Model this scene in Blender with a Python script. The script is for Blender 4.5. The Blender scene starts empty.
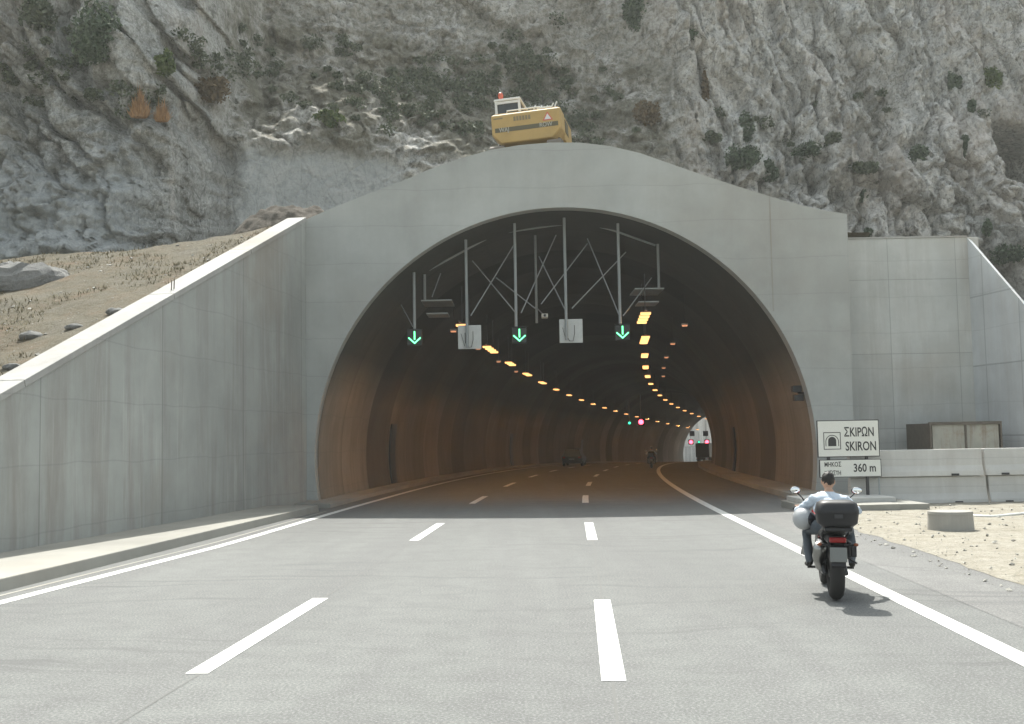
import bpy, bmesh, math, random
import numpy as np
from mathutils import Vector, Matrix, Quaternion
from mathutils.bvhtree import BVHTree

random.seed(7)
rng = np.random.default_rng(11)
scene = bpy.context.scene
COL = scene.collection
rad = math.radians

# ------------------------------------------------------------------ camera
F = 1100.0
CAM = Vector((0, 0, 2.05))
PITCH = math.atan2(440 - 362, F)
ROLL = rad(1.0)
RM = Matrix.Rotation(math.pi / 2 + PITCH, 3, 'X') @ Matrix.Rotation(-ROLL, 3, 'Z')
cd = bpy.data.cameras.new('camera'); cam = bpy.data.objects.new('camera', cd); COL.objects.link(cam)
cam.location = CAM; cam.rotation_euler = RM.to_euler()
cd.sensor_width = 36; cd.lens = 36 * F / 1024; cd.clip_start = 0.1; cd.clip_end = 3000
scene.camera = cam

def ray(px, py):
    return (RM @ Vector(((px - 512) / F, -(py - 362) / F, -1))).normalized()
def at_y(px, py, y):
    d = ray(px, py); return CAM + d * (y / d.y)
def at_z(px, py, z=0.0):
    d = ray(px, py); return CAM + d * ((z - CAM.z) / d.z)

# ------------------------------------------------------------------ render / world / sun
scene.view_settings.view_transform = 'Standard'
scene.view_settings.look = 'None'
scene.view_settings.gamma = 1
scene.view_settings.use_curve_mapping = False
scene.view_settings.exposure = 1.5
scene.cycles.use_denoising = True
scene.cycles.max_bounces = 8
scene.cycles.diffuse_bounces = 5
scene.cycles.sample_clamp_indirect = 6
scene.cycles.use_light_tree = True
SUN_E, SUN_A = rad(56), rad(-7)
S = Vector((math.cos(SUN_E) * math.sin(SUN_A), math.cos(SUN_E) * math.cos(SUN_A), math.sin(SUN_E)))
w = bpy.data.worlds.new('World'); scene.world = w; w.use_nodes = True
nt = w.node_tree; nt.nodes.clear()
sky = nt.nodes.new('ShaderNodeTexSky'); sky.sky_type = 'NISHITA'; sky.sun_disc = False
sky.sun_elevation = SUN_E; sky.sun_rotation = SUN_A
sky.air_density = 1.0; sky.dust_density = 3.5; sky.ozone_density = 0.7
bg = nt.nodes.new('ShaderNodeBackground'); bg.inputs[1].default_value = 0.11
wo = nt.nodes.new('ShaderNodeOutputWorld')
hs = nt.nodes.new('ShaderNodeHueSaturation'); hs.inputs['Saturation'].default_value = 0.38; nt.links.new(sky.outputs[0], hs.inputs['Color']); mxs = nt.nodes.new('ShaderNodeMix'); mxs.data_type = 'RGBA'; mxs.blend_type = 'MULTIPLY'; mxs.inputs[0].default_value = 1; mxs.inputs[7].default_value = (0.955, 1.0, 0.955, 1); nt.links.new(hs.outputs[0], mxs.inputs[6]); nt.links.new(mxs.outputs[2], bg.inputs[0]); nt.links.new(bg.outputs[0], wo.inputs[0])
sl = bpy.data.lights.new('sun', 'SUN'); so = bpy.data.objects.new('sun', sl); COL.objects.link(so)
sl.energy = 2.85; sl.angle = rad(0.5); sl.color = (1, 0.965, 0.90)
so.rotation_euler = S.to_track_quat('Z', 'Y').to_euler(); so.location = (0, 0, 80)

# ------------------------------------------------------------------ material helpers
class NT:
    def __init__(s, name):
        s.m = bpy.data.materials.new(name); s.m.use_nodes = True
        s.t = s.m.node_tree; s.b = s.t.nodes['Principled BSDF']; s.out = s.t.nodes['Material Output']
        s.b.inputs['Roughness'].default_value = 0.85
        s.b.inputs['Specular IOR Level'].default_value = 0.3
        s._pos = None
    def n(s, typ, **kw):
        x = s.t.nodes.new(typ)
        for k, v in kw.items(): setattr(x, k, v)
        return x
    def l(s, a, b): s.t.links.new(a, b)
    def pos(s):
        if s._pos is None:
            s._pos = s.n('ShaderNodeTexCoord').outputs['Object']
        return s._pos
    def scaled(s, sc, vec=None, rot=None, loc=None):
        mp = s.n('ShaderNodeMapping'); mp.inputs['Scale'].default_value = sc
        if rot: mp.inputs['Rotation'].default_value = rot
        if loc: mp.inputs['Location'].default_value = loc
        s.l(vec or s.pos(), mp.inputs[0]); return mp.outputs[0]
    def noise(s, scale, detail=5, rough=0.55, vec=None, dist=0):
        x = s.n('ShaderNodeTexNoise'); x.inputs['Scale'].default_value = scale
        x.inputs['Detail'].default_value = detail; x.inputs['Roughness'].default_value = rough
        x.inputs['Distortion'].default_value = dist
        s.l(vec or s.pos(), x.inputs['Vector']); return x.outputs['Fac']
    def voro(s, scale, vec=None, feature='F1'):
        x = s.n('ShaderNodeTexVoronoi', feature=feature); x.inputs['Scale'].default_value = scale
        s.l(vec or s.pos(), x.inputs['Vector']); return x.outputs['Distance']
    def ramp(s, fac, stops):
        x = s.n('ShaderNodeValToRGB'); e = x.color_ramp.elements
        while len(e) < len(stops): e.new(0.5)
        for k, (p, c) in enumerate(stops):
            e[k].position = p
            if not hasattr(c, '__len__'): c = (c, c, c)
            e[k].color = (*c[:3], 1)
        s.l(fac, x.inputs[0]); return x.outputs[0]
    def mix(s, fac, a, b, mode='MIX'):
        x = s.n('ShaderNodeMix', data_type='RGBA', blend_type=mode)
        for v, i in ((fac, 0), (a, 6), (b, 7)):
            if isinstance(v, (int, float)): x.inputs[i].default_value = v if i == 0 else (v, v, v, 1)
            elif hasattr(v, '__len__'): x.inputs[i].default_value = (*v[:3], 1)
            else: s.l(v, x.inputs[i])
        return x.outputs[2]
    def math(s, op, a, b=None, c=None):
        x = s.n('ShaderNodeMath', operation=op)
        for i, v in enumerate((a, b, c)):
            if v is None: continue
            if isinstance(v, (int, float)): x.inputs[i].default_value = v
            else: s.l(v, x.inputs[i])
        return x.outputs[0]
    def sep(s, vec=None):
        x = s.n('ShaderNodeSeparateXYZ'); s.l(vec or s.pos(), x.inputs[0]); return x.outputs
    def attr(s, name):
        x = s.n('ShaderNodeAttribute', attribute_name=name); return x.outputs['Fac']
    def bump(s, h, strength=0.4, dist=0.02, prev=None):
        x = s.n('ShaderNodeBump'); x.inputs['Strength'].default_value = strength; x.inputs['Distance'].default_value = dist
        s.l(h, x.inputs['Height'])
        if prev: s.l(prev, x.inputs['Normal'])
        return x.outputs[0]
    def done(s, color=None, rough=None, normal=None, metal=None):
        if color is not None:
            if hasattr(color, '__len__'): s.b.inputs['Base Color'].default_value = (*color[:3], 1)
            else: s.l(color, s.b.inputs['Base Color'])
        if rough is not None:
            if isinstance(rough, (int, float)): s.b.inputs['Roughness'].default_value = rough
            else: s.l(rough, s.b.inputs['Roughness'])
        if normal is not None: s.l(normal, s.b.inputs['Normal'])
        if metal is not None: s.b.inputs['Metallic'].default_value = metal
        return s.m

def plain(name, col, rough=0.6, metal=0.0, var=0.12, scale=6.0, spec=0.4):
    m = NT(name); n = m.noise(scale, 6, 0.6)
    c = m.mix(n, tuple(x * (1 - var) for x in col), tuple(min(1, x * (1 + var)) for x in col))
    m.b.inputs['Specular IOR Level'].default_value = spec
    return m.done(c, rough, None, metal)

def emit(name, col, strength, base=(0.02, 0.02, 0.02)):
    m = NT(name); m.b.inputs['Base Color'].default_value = (*base, 1)
    m.b.inputs['Emission Color'].default_value = (*col, 1); m.b.inputs['Emission Strength'].default_value = strength
    return m.m

def concrete(name, base=0.36, tint=(1, 1.0, 0.97), streak=0.35, axis=0, panel=None, jointw=0.025, off=(0, 0), stain=(0.55, 0.47, 0.40), stainamt=0.35, panelvar=0.12, lowstain=None):
    m = NT(name)
    big = m.noise(0.22, 6, 0.6); mid = m.noise(1.3, 8, 0.65)
    fine = m.noise(22, 4, 0.7)
    st = m.noise(1.0, 7, 0.7, m.scaled((1.5, 1.5, 0.13)), dist=0.4)
    st2 = m.noise(1.0, 5, 0.7, m.scaled((3.7, 3.7, 0.22)), dist=0.3)
    lo = tuple(base * 0.78 * t for t in tint); hi = tuple(base * 1.18 * t for t in tint)
    c = m.mix(m.ramp(big, [(0.3, 0.0), (0.7, 1.0)]), lo, hi)
    c = m.mix(m.ramp(mid, [(0.35, 0.22), (0.72, 0.0)]), c, tuple(base * 0.55 * t for t in tint))
    c = m.mix(m.math('MULTIPLY', m.ramp(st, [(0.46, 0.0), (0.72, 1.0)]), streak), c, tuple(base * s_ for s_ in stain))
    c = m.mix(m.math('MULTIPLY', m.ramp(st2, [(0.56, 0.0), (0.75, 1.0)]), streak * 0.55), c, tuple(min(0.8, base * 1.55 * t) for t in tint))
    c = m.mix(m.math('MULTIPLY', m.ramp(m.noise(0.16, 4, 0.6, m.scaled((1, 1, 1), loc=(17, 3, 9))), [(0.5, 0.0), (0.68, 1.0)]), stainamt), c, tuple(base * 1.0 * s_ for s_ in (0.72, 0.63, 0.52)))
    nb = None
    if panel:
        sx = m.sep()
        pw, ph = panel
        u = m.math('ADD', m.math('DIVIDE', sx[axis], pw), off[0]); v = m.math('ADD', m.math('DIVIDE', sx[2], ph), off[1])
        du = m.math('ABSOLUTE', m.math('SUBTRACT', m.math('FRACT', u), 0.5)); dv = m.math('ABSOLUTE', m.math('SUBTRACT', m.math('FRACT', v), 0.5))
        ju = m.math('GREATER_THAN', du, 0.5 - jointw / pw); jv = m.math('GREATER_THAN', dv, 0.5 - jointw / ph)
        j = m.math('MAXIMUM', ju, jv)
        cx = m.n('ShaderNodeCombineXYZ'); m.l(m.math('FLOOR', u), cx.inputs[0]); m.l(m.math('FLOOR', v), cx.inputs[1])
        wn = m.n('ShaderNodeTexWhiteNoise', noise_dimensions='2D'); m.l(cx.outputs[0], wn.inputs['Vector'])
        c = m.mix(1.0, c, m.ramp(wn.outputs['Value'], [(0, 1 - panelvar), (1, 1.0)]), 'MULTIPLY')
        c = m.mix(m.math('MULTIPLY', j, 0.45), c, tuple(base * 0.35 * t for t in tint))
        nb = m.bump(m.math('SUBTRACT', 1.0, j), 0.5, 0.02)
    # pour / day-work seams
    sz = m.sep()[2]
    seam = m.math('ABSOLUTE', m.math('SUBTRACT', m.math('FRACT', m.math('ADD', m.math('DIVIDE', sz, 1.27), m.math('MULTIPLY', m.noise(0.35, 2), 0.25))), 0.5))
    c = m.mix(m.math('MULTIPLY', m.math('LESS_THAN', seam, 0.012), 0.18), c, base * 0.4)
    h = m.math('ADD', m.math('MULTIPLY', fine, 0.3), mid)
    nb = m.bump(h, 0.25, 0.03, nb)
    return m.done(c, 0.9, nb)

MAT = {}
MAT['portal'] = concrete('portal_concrete', 0.415, (0.97, 1.0, 0.955), 0.12, stainamt=0.30)
MAT['wing'] = concrete('wing_concrete', 0.395, (0.975, 1.0, 0.94), 0.55, axis=1, panel=(5.2, 30), jointw=0.02, off=(0.1, 0.3), stainamt=0.7)
MAT['block'] = concrete('block_concrete', 0.54, (0.98, 1.0, 0.955), 0.34, axis=0, panel=(2.37, 2.6), off=(0.28, 0.15), stainamt=0.5, panelvar=0.12, jointw=0.012)
MAT['wing_r'] = concrete('side_concrete', 0.66, (0.97, 1.0, 1.0), 0.25, axis=1, panel=(1.9, 2.4), off=(0.4, 0.2), stainamt=0.12)
MAT['coping'] = concrete('coping_concrete', 0.38, (1, 0.99, 0.94), 0.3, stainamt=0.6)
MAT['barrier'] = concrete('barrier_concrete', 0.56, (1, 0.99, 0.94), 0.25, stainamt=0.3)
MAT['ring'] = concrete('ring_concrete', 0.34, (1, 0.97, 0.88), 0.3, stainamt=0.4)
MAT['pavement'] = concrete('pavement_concrete', 0.30, (1, 0.98, 0.88), 0.0, stainamt=0.4)
MAT['lining'] = concrete('lining_concrete', 0.26, (1.0, 0.90, 0.74), 0.5, axis=1, panel=(4.5, 60), off=(0.1, 0.5), jointw=0.05, panelvar=0.62, stain=(0.5, 0.42, 0.34), stainamt=0.4)  # strong light and dark panel bands put the lamps' pools into the colour
m_ = MAT['lining']; t_ = m_.node_tree
_b = t_.nodes['Principled BSDF']; _src = _b.inputs['Base Color'].links[0].from_socket
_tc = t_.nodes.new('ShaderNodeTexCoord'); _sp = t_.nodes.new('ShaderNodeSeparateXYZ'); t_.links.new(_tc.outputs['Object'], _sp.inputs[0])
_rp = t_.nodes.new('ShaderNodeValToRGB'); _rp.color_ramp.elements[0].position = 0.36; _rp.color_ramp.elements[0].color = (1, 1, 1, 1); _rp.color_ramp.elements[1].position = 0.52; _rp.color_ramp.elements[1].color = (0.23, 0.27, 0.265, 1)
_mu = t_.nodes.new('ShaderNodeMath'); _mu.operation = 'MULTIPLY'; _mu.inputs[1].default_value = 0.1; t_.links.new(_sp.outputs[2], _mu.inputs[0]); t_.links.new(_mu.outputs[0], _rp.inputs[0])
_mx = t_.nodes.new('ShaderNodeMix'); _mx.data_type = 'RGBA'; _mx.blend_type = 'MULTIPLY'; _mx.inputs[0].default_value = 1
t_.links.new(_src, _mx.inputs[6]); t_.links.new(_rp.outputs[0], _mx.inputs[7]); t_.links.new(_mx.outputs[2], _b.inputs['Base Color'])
MAT['outer_wall'] = concrete('outer_wall_concrete', 0.66, (1, 1.0, 0.97), 0.4, axis=1, panel=(1.6, 40), jointw=0.09, stainamt=0.1, panelvar=0.35)

# asphalt
def asphalt(name, base, warm=(0.98, 1.03, 0.98)):
    m = NT(name)
    n1 = m.noise(0.25, 6, 0.62, m.scaled((1.6, 0.35, 1))); n2 = m.noise(38, 4, 0.85); n3 = m.noise(2.0, 7, 0.7)
    lo = tuple(base * 0.84 * t for t in warm); hi = tuple(base * 1.14 * t for t in warm)
    c = m.mix(m.ramp(n1, [(0.3, 0), (0.7, 1)]), lo, hi)
    c = m.mix(m.ramp(n3, [(0.36, 0.45), (0.58, 0.0)]), c, base * 0.62)
    lw = m.noise(1.0, 4, 0.6, m.scaled((1.1, 0.03, 1)))
    c = m.mix(m.ramp(lw, [(0.42, 0.32), (0.56, 0.0)]), c, base * 0.72)
    c = m.mix(m.ramp(n2, [(0.40, 0.6), (0.55, 0.0)]), c, base * 0.42)
    c = m.mix(m.ramp(n2, [(0.53, 0.0), (0.64, 0.6)]), c, base * 1.8)
    # sweeping scuffs across the lanes
    warp = m.noise(0.14, 3, 0.5)
    sx = m.sep()
    v = m.math('ADD', m.math('ADD', sx[1], m.math('MULTIPLY', sx[0], 0.16)), m.math('MULTIPLY', warp, 5.0))
    sc = m.noise(1.0, 3, 0.6, None)
    cx = m.n('ShaderNodeCombineXYZ'); m.l(m.math('MULTIPLY', v, 2.6), cx.inputs[1]); m.l(m.math('MULTIPLY', sx[0], 0.10), cx.inputs[0])
    sn = m.noise(1.0, 4, 0.65, cx.outputs[0])
    c = m.mix(m.math('MULTIPLY', m.ramp(sn, [(0.55, 0.0), (0.66, 0.6)]), m.ramp(m.noise(0.22, 3), [(0.38, 0.15), (0.55, 1.0)])), c, base * 0.55)
    nb = m.bump(n2, 0.5, 0.006)
    return m.done(c, 0.88, nb)
MAT['asphalt'] = asphalt('asphalt', 0.152)
MAT['seam'] = plain('tar_seam', (0.115, 0.117, 0.112), 0.85)
MAT['shoulder'] = asphalt('shoulder_asphalt', 0.165, (1, 1.01, 0.96))
m = NT('white_road_paint'); n = m.noise(6, 8, 0.75); n2 = m.noise(40, 3, 0.7)
c = m.mix(m.ramp(n, [(0.36, 1.0), (0.52, 0.0)]), (0.60, 0.605, 0.585), (0.36, 0.365, 0.35))
MAT['paint'] = m.done(m.mix(m.ramp(n2, [(0.3, 0.3), (0.5, 0)]), c, (0.34, 0.34, 0.33)), 0.7)

def soil(name, cols, scale=0.4, bd=0.05):
    m = NT(name)
    n1 = m.noise(scale, 7, 0.65); n2 = m.noise(scale * 6, 8, 0.72); n3 = m.noise(scale * 45, 4, 0.75); v = m.voro(9)
    c = m.ramp(n1, [(0.3, cols[0]), (0.5, cols[1]), (0.72, cols[2])])
    c = m.mix(m.ramp(n2, [(0.35, 0.55), (0.6, 0.0)]), c, cols[3])
    c = m.mix(m.ramp(n3, [(0.45, 0.0), (0.7, 0.5)]), c, cols[4])
    c = m.mix(m.ramp(n3, [(0.3, 0.5), (0.45, 0.0)]), c, tuple(x * 0.5 for x in cols[0]))
    h = m.math('ADD', m.math('MULTIPLY', n2, 1.5), m.math('MULTIPLY', n3, 0.5))
    return m.done(c, 0.95, m.bump(h, 0.8, bd))
MAT['ground'] = soil('dry_ground', [(0.26, 0.23, 0.18), (0.32, 0.29, 0.23), (0.36, 0.33, 0.27), (0.22, 0.19, 0.14), (0.46, 0.43, 0.37)])
MAT['gravel'] = soil('pale_gravel', [(0.23, 0.21, 0.16), (0.32, 0.30, 0.25), (0.27, 0.245, 0.185), (0.15, 0.13, 0.09), (0.42, 0.405, 0.36)], 0.5, 0.08)
MAT['bank'] = soil('bank_soil', [(0.20, 0.125, 0.07), (0.155, 0.135, 0.092), (0.17, 0.16, 0.13), (0.085, 0.078, 0.042), (0.29, 0.27, 0.22)], 0.5, 0.25)
MAT['heap'] = soil('heap_rubble', [(0.075, 0.062, 0.048), (0.10, 0.086, 0.068), (0.12, 0.105, 0.085), (0.05, 0.043, 0.033), (0.19, 0.17, 0.14)], 0.6, 0.15)  # rubble colours darkened to stand for shade lying on the heap

# cliff rock
m = NT('cliff_rock')
p = m.pos()
big = m.noise(0.09, 6, 0.6); mid = m.noise(0.55, 9, 0.68, dist=0.6); fine = m.noise(3.2, 8, 0.72)
streak = m.noise(1.0, 7, 0.66, m.scaled((1.1, 1.1, 0.10)))
diag = m.noise(1.0, 7, 0.66, m.scaled((0.9, 0.9, 0.16), rot=(0, rad(38), 0)))
c = m.ramp(mid, [(0.30, (0.32, 0.316, 0.295)), (0.48, (0.49, 0.485, 0.46)), (0.68, (0.64, 0.635, 0.61))])
c = m.mix(m.ramp(big, [(0.42, 0.0), (0.62, 0.5)]), c, (0.42, 0.385, 0.34))
c = m.mix(m.math('MULTIPLY', m.attr('left'), 0.6), c, (0.25, 0.26, 0.245))
c = m.mix(m.ramp(streak, [(0.52, 0.0), (0.68, 0.55)]), c, (0.20, 0.20, 0.185))
c = m.mix(m.ramp(streak, [(0.30, 0.45), (0.42, 0.0)]), c, (0.66, 0.61, 0.56))
vf = m.noise(8.5, 5, 0.75)
c = m.mix(m.ramp(vf, [(0.52, 0.0), (0.68, 0.55)]), c, (0.76, 0.75, 0.72))
c = m.mix(m.ramp(vf, [(0.36, 0.7), (0.46, 0.0)]), c, (0.19, 0.188, 0.17))
c = m.mix(m.math('MULTIPLY', m.ramp(diag, [(0.55, 0.0), (0.66, 0.6)]), m.attr('left')), c, (0.12, 0.115, 0.10))
c = m.mix(m.ramp(fine, [(0.40, 0.75), (0.50, 0.0)]), c, (0.16, 0.16, 0.145))
cd2 = m.voro(1.15, m.scaled((1.0, 1.0, 0.42), m.mix(0.16, p, m.n('ShaderNodeTexNoise').outputs['Color'])), 'DISTANCE_TO_EDGE')
c = m.mix(m.math('MULTIPLY', m.ramp(cd2, [(0.0, 0.75), (0.035, 0.0)]), m.ramp(mid, [(0.42, 1.0), (0.6, 0.1)])), c, (0.13, 0.13, 0.118))
pt = m.voro(1.25, m.scaled((1, 1, 0.7)))
c = m.mix(m.math('MULTIPLY', m.ramp(pt, [(0.10, 0.9), (0.24, 0.0)]), m.ramp(m.noise(0.3, 4, 0.6), [(0.45, 0.0), (0.58, 1.0)])), c, (0.075, 0.078, 0.062))
warm = m.noise(0.17, 5, 0.65, m.scaled((1, 1, 0.35), loc=(5, 0, 8)))
c = m.mix(m.ramp(warm, [(0.52, 0.0), (0.66, 0.35)]), c, (0.46, 0.39, 0.33))
c = m.mix(m.math('MULTIPLY', m.attr('shot'), m.ramp(mid, [(0.3, 0.9), (0.7, 0.55)])), c, (0.35, 0.375, 0.38))
soilc = m.ramp(fine, [(0.3, (0.075, 0.072, 0.05)), (0.5, (0.15, 0.14, 0.105)), (0.7, (0.26, 0.245, 0.21))])
sf = m.math('MULTIPLY', m.attr('soil'), m.ramp(m.noise(0.35, 8, 0.7), [(0.36, 0.0), (0.52, 1.0)]))
c = m.mix(sf, c, soilc)
h1 = m.math('ADD', m.math('MULTIPLY', mid, 1.2), m.math('MULTIPLY', fine, 0.6))
h1 = m.math('ADD', h1, m.math('MULTIPLY', streak, 0.4))
cr = m.voro(0.9, m.scaled((1, 1, 0.6)), 'DISTANCE_TO_EDGE')
h1 = m.math('ADD', h1, m.math('MULTIPLY', m.ramp(cr, [(0.0, 0.0), (0.06, 1.0)]), 0.25))
MAT['cliff'] = m.done(c, 0.95, m.bump(h1, 0.8, 0.25))
MAT['boulder'] = m.m

def leafmat(name, a, b):
    m = NT(name); oi = m.n('ShaderNodeNewGeometry')
    c = m.mix(oi.outputs['Random Per Island'], a, b)
    m.b.inputs['Specular IOR Level'].default_value = 0.15
    m.b.inputs['Subsurface Weight'].default_value = 0.0
    return m.done(c, 0.75)
MAT['leaf_dark'] = leafmat('dark_leaves', (0.05, 0.072, 0.045), (0.12, 0.155, 0.095))
MAT['leaf_green'] = leafmat('green_leaves', (0.05, 0.085, 0.025), (0.14, 0.17, 0.06))
MAT['leaf_olive'] = leafmat('olive_leaves', (0.055, 0.072, 0.045), (0.14, 0.155, 0.10))
MAT['leaf_brown'] = leafmat('brown_leaves', (0.09, 0.065, 0.035), (0.19, 0.14, 0.08))
MAT['straw'] = leafmat('orange_straw', (0.24, 0.13, 0.06), (0.46, 0.28, 0.14))
MAT['dry'] = leafmat('dry_straw', (0.085, 0.08, 0.04), (0.19, 0.155, 0.09))
MAT['wood'] = plain('twig_bark', (0.08, 0.06, 0.045))

MAT['galv'] = plain('galvanised_steel', (0.30, 0.32, 0.32), 0.6, 0.25)
MAT['grey_panel'] = plain('grey_panel', (0.50, 0.51, 0.49), 0.6)
MAT['black'] = plain('black_plastic', (0.018, 0.018, 0.02), 0.5)
MAT['rubber'] = plain('tyre_rubber', (0.022, 0.021, 0.02), 0.85)
MAT['dark_metal'] = plain('dark_metal', (0.06, 0.06, 0.062), 0.45, 0.6)
MAT['alloy'] = plain('alloy', (0.35, 0.35, 0.35), 0.35, 0.9)
MAT['chrome'] = plain('chrome', (0.30, 0.30, 0.29), 0.3, 1.0, 0.03)
MAT['bike_red'] = plain('red_paint', (0.34, 0.015, 0.015), 0.3)
MAT['bike_grey'] = plain('silver_paint', (0.28, 0.29, 0.30), 0.35, 0.4)
MAT['seat'] = plain('black_vinyl', (0.02, 0.02, 0.02), 0.6)
MAT['tail_red'] = plain('red_lens', (0.25, 0.012, 0.012), 0.2)
MAT['amber'] = plain('amber_lens', (0.20, 0.06, 0.025), 0.25)
MAT['plate'] = plain('plate_grey', (0.17, 0.175, 0.165), 0.5)
MAT['mirror'] = plain('mirror_glass', (0.75, 0.77, 0.78), 0.06, 1.0, 0.02)
MAT['skin'] = plain('skin', (0.42, 0.26, 0.18), 0.55, 0, 0.06, 20)
MAT['shirt'] = plain('pale_blue_shirt', (0.47, 0.53, 0.60), 0.85, 0, 0.10, 9)
MAT['jeans'] = plain('blue_jeans', (0.07, 0.082, 0.095), 0.9, 0, 0.2, 12)
MAT['shoe'] = plain('black_shoe', (0.02, 0.018, 0.016), 0.6)
MAT['hair'] = plain('dark_hair', (0.014, 0.011, 0.009), 0.55, 0, 0.3, 40)
MAT['helmet'] = plain('silver_helmet', (0.40, 0.41, 0.42), 0.28, 0.1)
MAT['visor'] = plain('dark_visor', (0.02, 0.02, 0.025), 0.1)
MAT['sign_white'] = plain('sign_white', (0.66, 0.66, 0.61), 0.5, 0, 0.05)
MAT['sign_black'] = plain('sign_black', (0.03, 0.03, 0.03), 0.5)
MAT['yellow'] = plain('yellow_plant_paint', (0.40, 0.27, 0.095), 0.55, 0, 0.28, 1.6)
MAT['yellow_worn'] = plain('worn_yellow_paint', (0.50, 0.34, 0.13), 0.55, 0, 0.15, 3)
MAT['cab_white'] = plain('cab_white', (0.62, 0.63, 0.62), 0.45)
MAT['glass'] = plain('dark_glass', (0.03, 0.035, 0.035), 0.05, 0, 0.05)
MAT['letter_grey'] = plain('worn_letter', (0.34, 0.33, 0.28), 0.6)
MAT['beacon'] = plain('orange_beacon_lens', (0.50, 0.10, 0.05), 0.25)
MAT['warn_red'] = plain('warning_red', (0.50, 0.10, 0.08), 0.5)
MAT['stripe'] = plain('stripe_black', (0.10, 0.088, 0.05), 0.6)
MAT['smudge'] = plain('faded_letter', (0.20, 0.16, 0.09), 0.6)
MAT['car_paint'] = plain('dark_green_paint', (0.02, 0.03, 0.028), 0.45)
MAT['truck_dark'] = plain('dark_truck_paint', (0.03, 0.03, 0.032), 0.5)
MAT['white_pipe'] = plain('white_hose', (0.7, 0.7, 0.66), 0.6)
MAT['lamp_on'] = emit('sodium_lamp', (1.0, 0.46, 0.11), 75.0)
MAT['added_louvre_glow'] = emit('added_louvre_amber', (1.0, 0.44, 0.15), 0.85)
MAT['lamp_dim'] = emit('dim_sodium_lamp', (1.0, 0.42, 0.2), 0.28)
MAT['green_on'] = emit('green_signal', (0.13, 1.0, 0.34), 1.5)
MAT['green_far'] = emit('green_signal_far', (0.05, 1.0, 0.45), 1.0)
MAT['red_on'] = emit('red_signal', (1.0, 0.06, 0.10), 3.5)
MAT['brake_on'] = emit('brake_lamp', (1.0, 0.05, 0.02), 0.5)
m = NT('rusty_steel'); n = m.noise(1.3, 7, 0.7); n2 = m.noise(1.0, 5, 0.6, m.scaled((5, 5, 0.5)))
c = m.ramp(n, [(0.3, (0.30, 0.30, 0.26)), (0.55, (0.38, 0.37, 0.32)), (0.75, (0.26, 0.20, 0.13))])
MAT['container'] = m.done(m.mix(m.ramp(n2, [(0.5, 0), (0.7, 0.6)]), c, (0.17, 0.11, 0.065)), 0.75)
MAT['rust_dark'] = plain('dark_rusty_steel', (0.13, 0.112, 0.09), 0.8, 0, 0.35, 5)

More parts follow.
